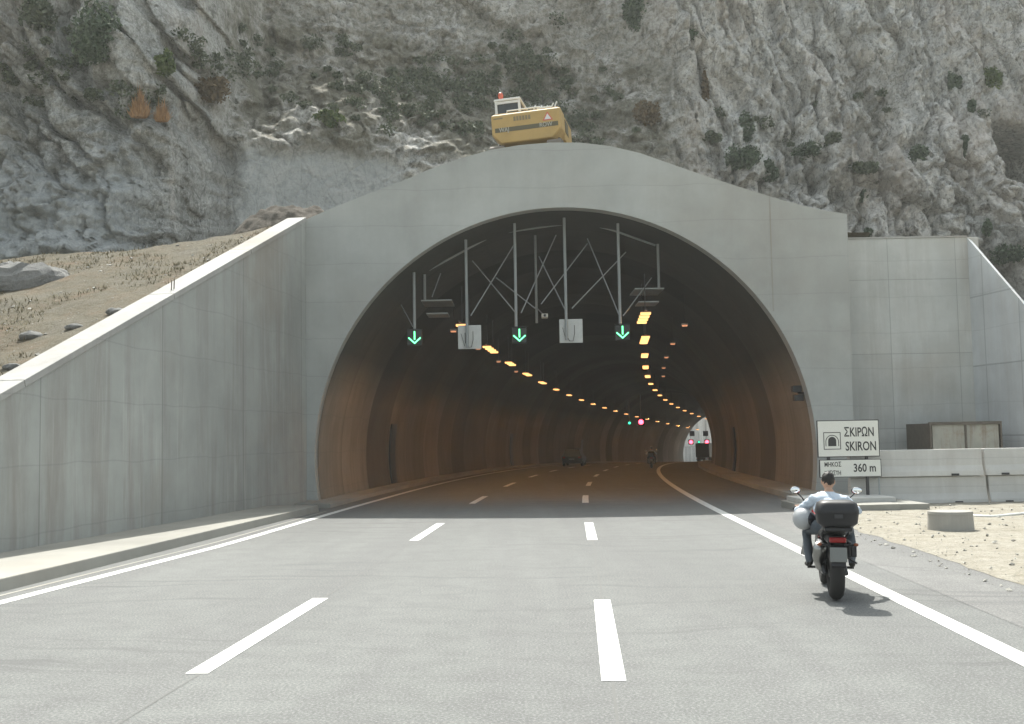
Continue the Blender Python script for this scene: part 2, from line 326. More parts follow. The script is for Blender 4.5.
# ------------------------------------------------------------------ mesh helpers
class MB:
    def __init__(s): s.v = []; s.f = []; s.mi = []; s.cur = 0
    def add(s, vs, fs):
        o = len(s.v); s.v += [tuple(v) for v in vs]
        for f in fs: s.f.append(tuple(i + o for i in f)); s.mi.append(s.cur)
        return s
    def mat(s, i): s.cur = i; return s
    def box(s, c, d, rot=None, taper=None):
        x, y, z = (k / 2 for k in d); t = taper or (1, 1)
        vs = [Vector((sx * x * (t[0] if sz > 0 else 1), sy * y * (t[1] if sz > 0 else 1), sz * z)) for sz in (-1, 1) for sy in (-1, 1) for sx in (-1, 1)]
        if rot is not None: vs = [rot @ v for v in vs]
        vs = [v + Vector(c) for v in vs]
        return s.add(vs, [(0, 2, 3, 1), (4, 5, 7, 6), (0, 1, 5, 4), (1, 3, 7, 5), (3, 2, 6, 7), (2, 0, 4, 6)])
    def cyl(s, a, b, r0, r1=None, n=12, caps=True):
        a, b = Vector(a), Vector(b); r1 = r0 if r1 is None else r1
        q = (b - a).to_track_quat('Z', 'Y'); vs = []
        for k in range(n):
            t = 2 * math.pi * k / n; e = q @ Vector((math.cos(t), math.sin(t), 0))
            vs.append(a + e * r0); vs.append(b + e * r1)
        fs = [(2 * k, 2 * ((k + 1) % n), 2 * ((k + 1) % n) + 1, 2 * k + 1) for k in range(n)]
        if caps: fs += [tuple(2 * k for k in range(n))[::-1], tuple(2 * k + 1 for k in range(n))]
        return s.add(vs, fs)
    def tube(s, pts, r, n=8, caps=True):
        pts = [Vector(p) for p in pts]; L = len(pts); rs = r if hasattr(r, '__len__') else [r] * L
        vs = []; up = None
        for i, p in enumerate(pts):
            d = (pts[min(i + 1, L - 1)] - pts[max(i - 1, 0)]).normalized()
            if up is None: up = d.orthogonal().normalized()
            up = (up - d * up.dot(d)).normalized(); sd = d.cross(up)
            for k in range(n):
                t = 2 * math.pi * k / n; vs.append(p + (up * math.cos(t) + sd * math.sin(t)) * rs[i])
        fs = [(i * n + k, i * n + (k + 1) % n, (i + 1) * n + (k + 1) % n, (i + 1) * n + k) for i in range(L - 1) for k in range(n)]
        if caps: fs += [tuple(range(n))[::-1], tuple((L - 1) * n + k for k in range(n))]
        return s.add(vs, fs)
    def ell(s, c, r, n=16, m_=10, rot=None):
        c = Vector(c); vs = [Vector((0, 0, -r[2]))]
        for i in range(1, m_):
            t = -math.pi / 2 + math.pi * i / m_
            for k in range(n):
                a = 2 * math.pi * k / n
                vs.append(Vector((r[0] * math.cos(t) * math.cos(a), r[1] * math.cos(t) * math.sin(a), r[2] * math.sin(t))))
        vs.append(Vector((0, 0, r[2])))
        if rot is not None: vs = [rot @ v for v in vs]
        vs = [v + c for v in vs]
        fs = [(0, 1 + (k + 1) % n, 1 + k) for k in range(n)]
        for i in range(m_ - 2):
            for k in range(n):
                a = 1 + i * n; fs.append((a + k, a + (k + 1) % n, a + n + (k + 1) % n, a + n + k))
        T = len(vs) - 1; a = 1 + (m_ - 2) * n
        fs += [(a + k, a + (k + 1) % n, T) for k in range(n)]
        return s.add(vs, fs)
    def torus(s, c, R, r, axis='X', n=28, k_=10, sx=1.0):
        vs = []; c = Vector(c)
        for i in range(n):
            a = 2 * math.pi * i / n
            for k in range(k_):
                b = 2 * math.pi * k / k_
                rr = R + r * math.cos(b); w_ = r * math.sin(b) * sx
                v = Vector((w_, rr * math.cos(a), rr * math.sin(a))) if axis == 'X' else Vector((rr * math.cos(a), rr * math.sin(a), w_))
                vs.append(c + v)
        fs = [(i * k_ + k, i * k_ + (k + 1) % k_, ((i + 1) % n) * k_ + (k + 1) % k_, ((i + 1) % n) * k_ + k) for i in range(n) for k in range(k_)]
        return s.add(vs, fs)
    def prism(s, poly, y0, y1, plane='XZ'):
        n = len(poly)
        mk = {'XZ': lambda p, d: (p[0], d, p[1]), 'YZ': lambda p, d: (d, p[0], p[1]), 'XY': lambda p, d: (p[0], p[1], d)}[plane]
        vs = [mk(p, y0) for p in poly] + [mk(p, y1) for p in poly]
        fs = [(k, (k + 1) % n, n + (k + 1) % n, n + k) for k in range(n)] + [tuple(range(n))[::-1], tuple(range(n, 2 * n))]
        return s.add(vs, fs)
    def loft(s, rings, close=True, caps=True):
        n = len(rings[0]); vs = [v for r in rings for v in r]
        K = n if close else n - 1
        fs = [(i * n + k, i * n + (k + 1) % n, (i + 1) * n + (k + 1) % n, (i + 1) * n + k) for i in range(len(rings) - 1) for k in range(K)]
        if caps: fs += [tuple(range(n))[::-1], tuple((len(rings) - 1) * n + k for k in range(n))]
        return s.add(vs, fs)
    def build(s, name, mats, parent=None, bevel=0, smooth=False, fix=True, seg=2, sub=0):
        me = bpy.data.meshes.new(name); me.from_pydata(s.v, [], s.f)
        if not isinstance(mats, (list, tuple)): mats = [mats]
        for m_ in mats: me.materials.append(MAT[m_] if isinstance(m_, str) else m_)
        if len(mats) > 1: me.polygons.foreach_set('material_index', s.mi)
        if fix:
            bm = bmesh.new(); bm.from_mesh(me); bmesh.ops.recalc_face_normals(bm, faces=bm.faces); bm.to_mesh(me); bm.free()
        if smooth: me.polygons.foreach_set('use_smooth', [True] * len(me.polygons))
        me.update()
        o = bpy.data.objects.new(name, me); COL.objects.link(o)
        if parent is not None: o.parent = parent
        if bevel:
            b = o.modifiers.new('bevel', 'BEVEL'); b.width = bevel; b.segments = seg; b.limit_method = 'ANGLE'; b.angle_limit = rad(35)
        if sub:
            b = o.modifiers.new('sub', 'SUBSURF'); b.levels = sub; b.render_levels = sub
        return o

def tag(o, label=None, cat=None, group=None, kind=None):
    if label: o['label'] = label
    if cat: o['category'] = cat
    if group: o['group'] = group
    if kind: o['kind'] = kind
    return o
def empty(name, loc=(0, 0, 0), rot=(0, 0, 0)):
    o = bpy.data.objects.new(name, None); COL.objects.link(o); o.location = loc; o.rotation_euler = rot; o.empty_display_size = 0.3
    return o
def copy_tree(o, parent=None):
    c_ = o.copy(); COL.objects.link(c_)
    if parent is not None: c_.parent = parent
    for ch in list(o.children): copy_tree(ch, c_)
    return c_
def text_mesh(body, size, name, mat, parent, loc, rot=(math.pi / 2, 0, 0), sx=1.0, bold=0.0, align='LEFT', depth=0.002):
    cu = bpy.data.curves.new(name, 'FONT'); cu.body = body; cu.size = size; cu.align_x = align; cu.extrude = depth; cu.offset = bold
    cu.resolution_u = 3
    ob = bpy.data.objects.new(name, cu); COL.objects.link(ob)
    bpy.context.view_layer.update()
    me = bpy.data.meshes.new_from_object(ob.evaluated_get(bpy.context.evaluated_depsgraph_get()))
    bpy.data.objects.remove(ob); bpy.data.curves.remove(cu)
    for v in me.vertices: v.co.x *= sx
    me.materials.clear(); me.materials.append(MAT[mat])
    o = bpy.data.objects.new(name, me); COL.objects.link(o); o.parent = parent; o.location = loc; o.rotation_euler = rot
    return o

# ------------------------------------------------------------------ numpy noise
def _h(ix, iy, s_):
    n = (ix.astype(np.int64) * 374761393 + iy.astype(np.int64) * 668265263 + s_ * 974634533) & 0x7fffffff
    n = ((n ^ (n >> 13)) * 1274126177) & 0x7fffffff
    n = ((n ^ (n >> 16)) * 69069 + 12345) & 0x7fffffff
    return ((n >> 3) & 0xffff) / 65535.0
def vn(x, y, s_=0):
    ix = np.floor(x); iy = np.floor(y); fx = x - ix; fy = y - iy
    fx = fx ** 3 * (fx * (fx * 6 - 15) + 10); fy = fy ** 3 * (fy * (fy * 6 - 15) + 10)
    a = _h(ix, iy, s_); b = _h(ix + 1, iy, s_); c_ = _h(ix, iy + 1, s_); d = _h(ix + 1, iy + 1, s_)
    return (a * (1 - fx) + b * fx) * (1 - fy) + (c_ * (1 - fx) + d * fx) * fy * 1.0
def fbm(x, y, o=5, s_=0, g=0.5):
    t = 0; a = 1; w_ = 0
    for k in range(o):
        t = t + a * (vn(x, y, s_ + k * 17) - 0.5) * 2; w_ += a; a *= g; x, y = x * 1.93 + y * 0.4 + 3.1, y * 1.93 - x * 0.3 + 7.7
    return t / w_
def ridged(x, y, o=4, s_=0, g=0.5):
    t = 0; a = 1; w_ = 0
    for k in range(o):
        t = t + a * (1 - np.abs((vn(x, y, s_ + k * 31) - 0.5) * 2)) ** 2; w_ += a; a *= g; x, y = x * 2.03 + 5.2, y * 2.03 + 1.3
    return t / w_
def worley(x, y, s_=0):
    ix = np.floor(x); iy = np.floor(y); best = np.full(x.shape, 9.0)
    for dx in (-1, 0, 1):
        for dy in (-1, 0, 1):
            cx, cy = ix + dx, iy + dy
            px_ = cx + _h(cx, cy, s_); py_ = cy + _h(cx, cy, s_ + 5)
            best = np.minimum(best, (px_ - x) ** 2 + (py_ - y) ** 2)
    return np.sqrt(best)
def facet(x, y, s_=0, tilt=0.9):
    ix = np.floor(x); iy = np.floor(y); best = np.full(x.shape, 9.0); out = np.zeros(x.shape)
    for dx in (-1, 0, 1):
        for dy in (-1, 0, 1):
            cx, cy = ix + dx, iy + dy
            px_ = cx + _h(cx, cy, s_); py_ = cy + _h(cx, cy, s_ + 5)
            d = (px_ - x) ** 2 + (py_ - y) ** 2
            h = (_h(cx, cy, s_ + 9) - 0.5) + tilt * ((_h(cx, cy, s_ + 13) - 0.5) * (x - px_) + (_h(cx, cy, s_ + 21) - 0.5) * (y - py_))
            m_ = d < best
            best = np.where(m_, d, best); out = np.where(m_, h, out)
    return out
def sstep(a, b, x):
    t = np.clip((x - a) / (b - a), 0, 1); return t * t * (3 - 2 * t)
def grid_obj(name, X, Y, Z, mat, mask=None, attrs=None, smooth=True, parent=None):
    r, c_ = X.shape
    co = np.stack([X, Y, Z], -1).reshape(-1, 3)
    idx = np.arange(r * c_).reshape(r, c_)
    q = np.stack([idx[:-1, :-1], idx[:-1, 1:], idx[1:, 1:], idx[1:, :-1]], -1)
    if mask is not None: q = q[mask]
    q = q.reshape(-1, 4)
    me = bpy.data.meshes.new(name)
    me.vertices.add(len(co)); me.vertices.foreach_set('co', co.astype(np.float32).ravel())
    me.loops.add(q.size); me.loops.foreach_set('vertex_index', q.astype(np.int32).ravel())
    me.polygons.add(len(q)); me.polygons.foreach_set('loop_start', np.arange(0, q.size, 4, dtype=np.int32))
    me.update(calc_edges=True)
    if smooth: me.polygons.foreach_set('use_smooth', np.ones(len(q), dtype=bool))
    for k, a in (attrs or {}).items():
        at = me.attributes.new(k, 'FLOAT', 'POINT'); at.data.foreach_set('value', a.astype(np.float32).ravel())
    me.materials.append(MAT[mat]); me.validate()
    o = bpy.data.objects.new(name, me); COL.objects.link(o)
    if parent is not None: o.parent = parent
    return o, co, q

# ------------------------------------------------------------------ road alignment
PY = 37.0
def xc(y):
    t = max(y, 30.0) - PY
    x = 1.75 + 0.065 * t + 0.0009 * t * t
    return x if y >= 30 else x - 0.0524 * (30 - y)
def zr(y):
    t = max(0.0, y - PY); return -0.0001 * t * t
def hd(y):
    return 0.0524 if y < 30 else 0.065 + 0.0018 * (y - PY)
def rp(y, off, z=0.0):
    h = hd(y); n = Vector((1, -h, 0)).normalized()
    return Vector((xc(y), y, zr(y) + z)) + n * off
YEND = 213.0

def ribbon(name, ys, l, r, z, mat, parent=None, thick=0):
    b = MB(); rings = []
    for y in ys:
        lo = l(y) if callable(l) else l; ro = r(y) if callable(r) else r
        a, c_ = rp(y, lo, z), rp(y, ro, z)
        if thick: rings.append([a, c_, c_ - Vector((0, 0, thick)), a - Vector((0, 0, thick))])
        else: rings.append([a, c_])
    if thick: b.loft(rings, True, True)
    else: b.loft(rings, False, False)
    o = b.build(name, mat, parent, fix=bool(thick))
    return o
def frange(a, b, s_):
    n = max(1, int(math.ceil((b - a) / s_))); return [a + (b - a) * k / n for k in range(n + 1)]

# ground sheet, reaching the horizon; drops away under the tunnel bore
gx = np.concatenate([np.linspace(-2000, -60, 12), np.linspace(-50, 70, 61), np.linspace(80, 2000, 12)])
gy = np.concatenate([np.linspace(-2000, -20, 10), np.linspace(-10, 36, 24), np.linspace(38, 260, 60), np.linspace(300, 2500, 8)])
GX, GY = np.meshgrid(gx, gy)
GZ = np.where(GY < 37, -0.03, -0.03 - np.minimum(7, (GY - 37) * 0.5))
GZ = GZ + np.where(GY < 36, 0, 0)
g, _, _ = grid_obj('ground', GX, GY, GZ, 'ground'); tag(g, kind='structure')

road = ribbon('road', frange(-40, 290, 3), -8.6, 8.4, 0.0, 'asphalt'); tag(road, kind='structure')
def leftline(y):
    return float(np.interp(y, [-40, 8, 14.8, 22.6, 34.7, 40], [-8.3, -7.75, -7.42, -6.92, -6.78, -6.72]))
b = ribbon('edge_line', frange(-40, 270, 2), lambda y: leftline(y) - 0.11, lambda y: leftline(y) + 0.11, 0.005, 'paint', road)
b = ribbon('edge_line', frange(-40, 270, 2), 4.25 - 0.12, 4.25 + 0.12, 0.005, 'paint', road)
b = ribbon('dust_line', frange(-10, 33, 2), lambda y: leftline(y) - 0.43, lambda y: leftline(y) - 0.36, 0.005, 'pavement', road)
for off, y0, wd in ((0.62, 9.5, 0.105), (-3.07, 9.9, 0.105)):
    k = -2
    while y0 + 13 * k < 205:
        a = y0 + 13 * k
        oo = (lambda y, off=off: off - 0.012 * max(0, 20 - y) * (0.9 if off < 0 else 0.55))
        ribbon('lane_dash', frange(a, a + 4.7, 1.2), lambda y: oo(y) - wd, lambda y: oo(y) + wd, 0.005, 'paint', road)
        k += 1

for off in (0.62, -3.07):
    ribbon('paving_seam', frange(-10, 60, 1.5), lambda y: off - 0.012 * max(0, 20 - y) * 0.6 - 0.012 + 0.015 * math.sin(y * 1.3), lambda y: off - 0.012 * max(0, 20 - y) * 0.6 + 0.012 + 0.015 * math.sin(y * 1.3), 0.0025, 'seam', road)
# shoulder asphalt and the gravel lot on the right
def dirt_edge(y): return float(np.interp(y, [-20, 14, 23, 29, 34, 40], [6.3, 6.15, 6.25, 6.9, 7.4, 7.6])) 
ribbon('road_shoulder', frange(-40, 36, 1.5), 4.9, lambda y: dirt_edge(y) + 0.3, 0.003, 'shoulder', None)
tag(bpy.data.objects['road_shoulder'], kind='structure')
us = np.linspace(0, 1, 150); ys_ = np.linspace(-20, 36.5, 190)
U, YY = np.meshgrid(us, ys_)
E = np.array([rp(y, dirt_edge(y)).x for y in ys_])[:, None] + 0.14 * fbm(YY * 0.9, YY * 0 + 2, 5, 4) + 0.02
XX = E + (U ** 1.6) * 40
ZZ = 0.008 + 0.055 * sstep(0, 0.7, XX - E) * (0.5 + 0.5 * fbm(XX * 0.4, YY * 0.4, 5, 9)) + 0.014 * sstep(0, 0.5, XX - E) * fbm(XX * 2.2, YY * 2.2, 4, 3)
g, _, _ = grid_obj('gravel_lot', XX, YY, np.maximum(ZZ, 0.006), 'gravel'); tag(g, kind='structure')

# left pavement with kerb
def kerb(y): return float(np.interp(y, [-40, 8, 15.8, 32.3, 37], [-8.75, -8.3, -7.97, -7.42, -7.42]))
b = MB(); rings = []
for y in frange(-10, 33.0, 1.0):
    k0 = rp(y, kerb(y)); wl = rp(y, kerb(y) - 2.4)
    rings.append([k0, k0 + Vector((-0.03, 0, 0.19)), k0 + Vector((-0.32, 0, 0.20)), wl + Vector((0, 0, 0.22)), wl + Vector((0, 0, -0.1)), k0 + Vector((0, 0, -0.1))])
b.loft(rings)
tag(b.build('pavement', 'pavement', bevel=0.015), kind='structure')

# ------------------------------------------------------------------ the tunnel
CZ, RAD = 1.5, 8.42
def arch(n=56, r=RAD, zlow=-0.3):
    pts = []
    a0 = math.asin((zlow - CZ) / r)
    for k in range(n + 1):
        a = math.pi - a0 - (math.pi - 2 * a0) * k / n
        pts.append((r * math.cos(a), CZ + r * math.sin(a)))
    return pts
tunnel = empty('road_tunnel', (xc(PY), PY, 0))
tag(tunnel, 'wide grey concrete arched road tunnel portal with dark curving interior', 'tunnel')
TX = xc(PY)
top_px = [(305, 220), (330, 209), (365, 195), (400, 182), (430, 169), (460, 158.5), (490, 150), (520, 145), (550, 142.5), (580, 142.5), (610, 146), (640, 153), (670, 163.5), (700, 174), (735, 185.5), (772, 197), (800, 205), (825, 210.5), (847, 214)]
top = [at_y(px, py, PY) for px, py in top_px]
TOPX = [p_.x for p_ in top]; TOPZ = [p_.z for p_ in top]
xl, xr = TOPX[0] - 0.02, at_y(857, 490, PY).x
outer = [(xl, -0.3)] + [(p_.x, p_.z) for p_ in top] + [(xr - 0.05, -0.3)]
ar = [(TX + a, z) for a, z in arch(64)]
def ray_out(a):
    dx, dz = math.cos(a), math.sin(a); best = None
    for (x0_, z0_), (x1_, z1_) in zip(outer[:-1], outer[1:]):
        ex_, ez_ = x1_ - x0_, z1_ - z0_; det = dx * -ez_ + ex_ * dz
        if abs(det) < 1e-9: continue
        qx, qz = x0_ - TX, z0_ - CZ
        t = (qx * -ez_ + ex_ * qz) / det; u_ = (dx * qz - dz * qx) / det
        if t > 0 and -1e-6 <= u_ <= 1 + 1e-6 and (best is None or t < best): best = t
    return best
a0 = math.asin((-0.25 - CZ) / RAD)
angs = sorted(set([round(math.pi - a0 - (math.pi - 2 * a0) * k / 72, 5) for k in range(73)] + [round(math.atan2(z - CZ, x - TX), 5) for x, z in outer[1:-1]]), reverse=True)
b = MB(); rings = []
for a in angs:
    t = ray_out(a)
    if t is None: continue
    rr = []
    ca, sa = math.cos(a), math.sin(a)
    pi_, po_ = (RAD * ca, CZ + RAD * sa), (t * ca, CZ + t * sa)
    rings.append([Vector((pi_[0], 0, pi_[1])), Vector((po_[0], 0, po_[1])), Vector((po_[0], 0.5, po_[1])), Vector((pi_[0], 0.5, pi_[1]))])
b.loft(rings); b.build('portal_wall', 'portal', tunnel)
# thin cast lip round the opening
b = MB(); rings = []
for (a, z), (a2, z2) in zip(arch(64, RAD + 0.005), arch(64, RAD + 0.10)):
    rings.append([(a, -0.012, z), (a2, -0.012, z2), (a2, 0.002, z2), (a, 0.002, z)])
b.loft(rings); b.build('arch_rim', 'portal', tunnel)
# vertical construction joint in the headwall
p0 = at_y(773, 300, PY); zt = float(np.interp(p0.x, TOPX, TOPZ)) - 0.03; zb_ = CZ + math.sqrt(RAD ** 2 - (p0.x - TX) ** 2) + 0.25
MB().box((p0.x - TX, -0.002, (zt + zb_) / 2), (0.04, 0.012, zt - zb_)).build('joint_strip', 'wing', tunnel)
# lining swept along the curve
ys = [PY + 0.48] + frange(PY + 1.5, YEND, 2.0); prof = arch(72, RAD + 0.012, -0.25)
b = MB(); rings = []
for y in ys:
    h = hd(y) * min(1, (y - PY - 0.48) / 12); n = Vector((1, -h, 0)).normalized()
    rings.append([Vector((xc(y), y, zr(y))) + n * a + Vector((0, 0, z)) - Vector((TX, PY, 0)) for a, z in prof])
b.loft(rings, False, False)
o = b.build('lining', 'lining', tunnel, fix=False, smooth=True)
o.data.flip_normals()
# outer shell of the lining so that no daylight leaks through it
b = MB(); rings = []
for y in frange(PY + 0.55, YEND, 6.0):
    h = hd(y) * min(1, (y - PY - 0.5) / 12); n = Vector((1, -h, 0)).normalized()
    rings.append([Vector((xc(y), y, zr(y))) + n * a + Vector((0, 0, z)) - Vector((TX, PY, 0)) for a, z in arch(28, RAD + 0.5, -0.6)])
b.loft(rings, False, False); b.build('outer_shell', 'portal', tunnel, smooth=True, fix=False)
def swept(name, ys, prof, mat, parent, origin):
    b = MB(); rings = []
    for y in ys:
        h = hd(y); n = Vector((1, -h, 0)).normalized()
        rings.append([Vector((xc(y), y, zr(y))) + n * a + Vector((0, 0, z)) - Vector(origin) for a, z in prof])
    b.loft(rings); return b.build(name, mat, parent)
O = (TX, PY, 0)
swept('walkway', frange(34.6, YEND, 2), [(-8.6, -0.2), (-8.6, 0.16), (-7.45, 0.14), (-7.42, -0.2)], 'pavement', tunnel, O)
swept('walkway', frange(29.5, YEND, 2), [(7.15, -0.2), (7.18, 0.18), (8.8, 0.2), (8.8, -0.2)], 'pavement', tunnel, O)
# recessed emergency doors along the left wall, dark bands
def wall_box(y, side, z0, z1, ln, mat, name, depth=0.06):
    h = hd(y); n = Vector((1, -h, 0)).normalized(); tdir = Vector((h, 1, 0)).normalized()
    b = MB()
    rings = []
    for k in range(7):
        z = z0 + (z1 - z0) * k / 6
        r0 = math.sqrt(max(0.01, (RAD - 0.03) ** 2 - (z - CZ) ** 2)); r1 = r0 - depth
        c0 = Vector((xc(y), y, zr(y) + z)) - Vector(O)
        rings.append([c0 + n * side * r0 - tdir * ln / 2, c0 + n * side * r0 + tdir * ln / 2, c0 + n * side * r1 + tdir * ln / 2, c0 + n * side * r1 - tdir * ln / 2])
    b.loft(rings); return b.build(name, mat, tunnel)
for y in (50.0, 92.0, 134.0): wall_box(y, -1, 0.2, 2.9, 1.2, 'dark_metal', 'niche_door')
for y in (62.0, 118.0): wall_box(y, 1, 0.2, 2.6, 1.2, 'dark_metal', 'niche_door')
# ceiling lamps: groups of sodium strips hung in two rows
ordn = ['first', 'second', 'third', 'fourth', 'fifth', 'sixth', 'seventh', 'eighth', 'ninth', 'tenth', 'eleventh', 'twelfth', 'thirteenth', 'fourteenth', 'fifteenth', 'sixteenth', 'seventeenth', 'eighteenth', 'nineteenth', 'twentieth']
def lamp_proto(n):
    e = empty('tunnel_lamp')
    L = n * 1.0
    MB().box((0, 0, 0.125), (0.08, L, 0.05)).build('housing', 'dark_metal', e)
    for q in (-0.3, 0.3): MB().cyl((0, q * L, 0.13), (0, q * L, 1.5), 0.015, n=6).build('hanger', 'dark_metal', e)
    for k in range(n):
        yk = (k - (n - 1) / 2) * 1.0
        MB().box((0, yk, 0.084), (0.38, 0.22, 0.03)).build('lamp_body', 'dark_metal', e)
        ls = MB().box((0, yk, 0.058), (0.32, 0.15, 0.02)).build('lamp_strip', 'lamp_on', e)
        for q in (-0.10, 0.10): MB().box((0, yk + q, 0.035), (0.36, 0.03, 0.068)).build('added_louvre', 'added_louvre_glow', ls)  # glowing bars added to hide the bright core and cut its light lengthwise
    return e
protos = {}
for side, nm in ((-1, 'left'), (1, 'right')):
    k = 0; y = 40.6
    while y < YEND - 4 and k < 20:
        n = 4 if k < 2 else (3 if k < 5 else 2)
        if n not in protos: e = protos[n] = lamp_proto(n)
        else: e = copy_tree(protos[n])
        e.location = rp(y, side * 3.5 + (0.25 - 0.85 * math.exp(-(y - 40.6) / 15) if side > 0 else -0.2), 6.42 if side > 0 else 6.16)
        e.rotation_euler = (0, 0, -math.atan(hd(y)))
        tag(e, f'{ordn[k]} lit orange lamp group from the portal in the {nm} hanging row', 'tunnel lamp', f'orange ceiling lamps in the {nm} row')
        y += 9.1; k += 1
sp = None
for side, nm in ((-1, 'left'), (1, 'right')):
    for k in range(4 if side < 0 else 5):
        if sp is None:
            sp = e = empty('side_lamp')
            MB().box((0, 0, 0.09), (0.26, 0.22, 0.05)).build('housing', 'galv', e)
            MB().box((0, 0, 0.03), (0.22, 0.16, 0.05)).build('lamp_strip', 'lamp_dim', e)
            MB().cyl((0, 0, 0.12), (0, 0, 1.35), 0.008, n=6).build('hanger', 'dark_metal', e)
        else: e = copy_tree(sp)
        y = 45 + 8.6 * k; e.location = rp(y, side * 4.75, 6.55); e.rotation_euler = (0, 0, -math.atan(hd(y)))
        tag(e, f'{ordn[k]} small dim side lamp from the portal, outside the {nm} lamp row', 'tunnel lamp', f'dim side lamps beside the {nm} row')

# ------------------------------------------------------------------ lane signal gantry in the mouth
GY_ = 38.6
def gp(zx, zy, y=GY_): return at_y(380 + zx / 3.413, 200 + zy / 3.413, y)
def archz(p):    # height of the lining above a point
    return CZ + math.sqrt(max(0.1, (RAD - 0.03) ** 2 - (p.x - xc(p.y)) ** 2))
gan = empty('signal_gantry', (xc(GY_), GY_, 6)); GO = Vector(gan.location)
tag(gan, 'thin grey steel truss hung under the arch crown carrying lane signals', 'gantry')
for zx, zb in ((298, 505), (465, 432), (637, 478), (820, 426), (118, 440)):
    p1 = gp(zx, zb); t_ = Vector((p1.x, p1.y, archz(p1)))
    MB().cyl(p1 - GO, t_ - GO, 0.052, n=10).build('post', 'galv', gan)
p1 = gp(535, 420, 41.5); MB().cyl(p1 - GO, Vector((p1.x, p1.y, archz(p1))) - GO, 0.05, n=8).build('post', 'galv', gan)
for a, b_ in (((62, 345), (112, 432)), ((310, 395), (460, 130)), ((312, 190), (463, 385)), ((482, 385), (605, 100)), ((545, 175), (632, 375)), ((655, 370), (850, 160)), ((550, 355), (715, 130)), ((715, 112), (815, 390)), ((830, 395), (940, 250)), ((395, 250), (530, 370)), ((200, 235), (178, 330))):
    p0, p1 = gp(*a), gp(*b_)
    p0.y += 0.0 if a[1] > b_[1] else 1.1; p1.y += 0.0 if b_[1] > a[1] else 1.1
    MB().cyl(p0 - GO, p1 - GO, 0.022, n=6).build('brace', 'galv', gan)
ringp = [gp(165, 240, 40.2), gp(395, 115, 40.2), gp(600, 86, 40.2), gp(690, 75, 40.2), gp(800, 105, 40.2), gp(940, 155, 40.2)]
for a, b_ in zip(ringp[:-1], ringp[1:]): MB().cyl(a - GO, b_ - GO, 0.04, n=6).build('chord', 'galv', gan)
sp = None
for zx, zy, nm in ((118, 470, 'green down-arrow lane signal over the left lane'), (476, 462, 'green down-arrow lane signal over the middle lane, between two grey panels'), (828, 452, 'green down-arrow lane signal beside the right lamp row')):
    p_ = gp(zx, zy, GY_ - 0.1)
    if sp is None:
        sp = e = empty('lane_signal')
        MB().box((0, 0.09, 0), (0.52, 0.16, 0.54)).build('case', 'black', e, bevel=0.02)
        b = MB(); w_ = 0.032
        b.box((0, -0.005, 0.08), (0.044, 0.02, 0.30))
        for sg in (-1, 1):
            b.box((sg * 0.1, -0.005, -0.1), (0.30, 0.0202, 0.044), Matrix.Rotation(-sg * rad(42), 3, 'Y'))
        b.build('arrow', 'green_on', e)
        MB().box((0, 0.03, 0.30), (0.54, 0.14, 0.025)).build('hood', 'black', e)
    else: e = copy_tree(sp)
    e.location = p_; tag(e, nm, 'lane signal', 'green lane signals in the tunnel mouth')
sp = None
for zx, zy, nm in ((306, 468, 'square pale grey panel on the gantry beside the left lamp row'), (652, 447, 'square pale grey panel on the gantry between middle and right green signals')):
    p_ = gp(zx, zy, GY_ + 0.1)
    if sp is None:
        sp = e = empty('square_sign')
        MB().box((0, 0, 0), (0.82, 0.05, 0.84)).build('plate', 'grey_panel', e, bevel=0.008)
        MB().tube([(-0.16, -0.05, 0.15), (-0.15, -0.06, -0.2), (-0.06, -0.06, -0.36), (0.06, -0.06, -0.36), (0.12, -0.05, -0.1), (0.12, -0.05, 0.2)], 0.012, 6).build('bracket', 'dark_metal', e)
        MB().tube([(-0.3, -0.045, 0.12), (-0.18, -0.05, -0.32)], 0.008, 6).build('cable', 'dark_metal', e)
    else: e = copy_tree(sp)
    e.location = p_; tag(e, nm, 'sign panel', 'grey square panels in the tunnel mouth')
for zx0, zx1, zy, rx, zt, nm in ((140, 245, 342, 153, 190, 'flat steel cable tray end hanging left of the green signals'), (870, 970, 302, 952, 110, 'flat steel cable tray end hanging above the right lamp row')):
    a, b_ = gp(zx0, zy, 40.0), gp(zx1, zy, 40.0); c0 = (a + b_) / 2
    e = empty('cable_tray', c0); tag(e, nm, 'cable tray', 'cable trays under the arch')
    MB().box((0, 0.9, 0), ((b_ - a).length, 1.8, 0.05)).box((0, 0.9, -0.45), ((b_ - a).length * 0.7, 1.2, 0.05)).build('tray', 'galv', e)
    q = gp(rx, zy, 40.0); t_ = Vector((q.x, q.y, archz(q)))
    MB().cyl(q - c0, t_ - c0, 0.05, n=8).build('drop_rod', 'galv', e)
e = empty('cctv_camera', gp(562, 396, 41.0)); tag(e, 'small white surveillance camera hanging near the middle of the arch', 'camera')
MB().box((0, 0, 0), (0.24, 0.4, 0.15)).build('case', 'sign_white', e, bevel=0.02)
MB().cyl((0, 0, 0), (-0.26, 0.5, 0.35), 0.02, n=6).build('arm', 'galv', e)
MB().cyl((0, -0.2, 0), (0, -0.23, 0), 0.05, n=10).build('lens', 'black', e)
# dark speaker-like box on the right wall near the mouth
q = at_y(797, 393, 37.5); e = empty('wall_box', (xc(37.6) + math.sqrt((RAD) ** 2 - (q.z - CZ) ** 2), 37.55, q.z)); tag(e, 'small dark bracketed box fixed high on the right tunnel wall', 'wall box')
MB().box((-0.28, 0, 0.14), (0.3, 0.3, 0.22)).box((-0.22, 0.02, -0.16), (0.32, 0.3, 0.22)).build('case', 'black', e, bevel=0.02)
MB().cyl((0.05, 0, 0), (-0.25, 0, 0), 0.03, n=8).build('bracket', 'dark_metal', e)

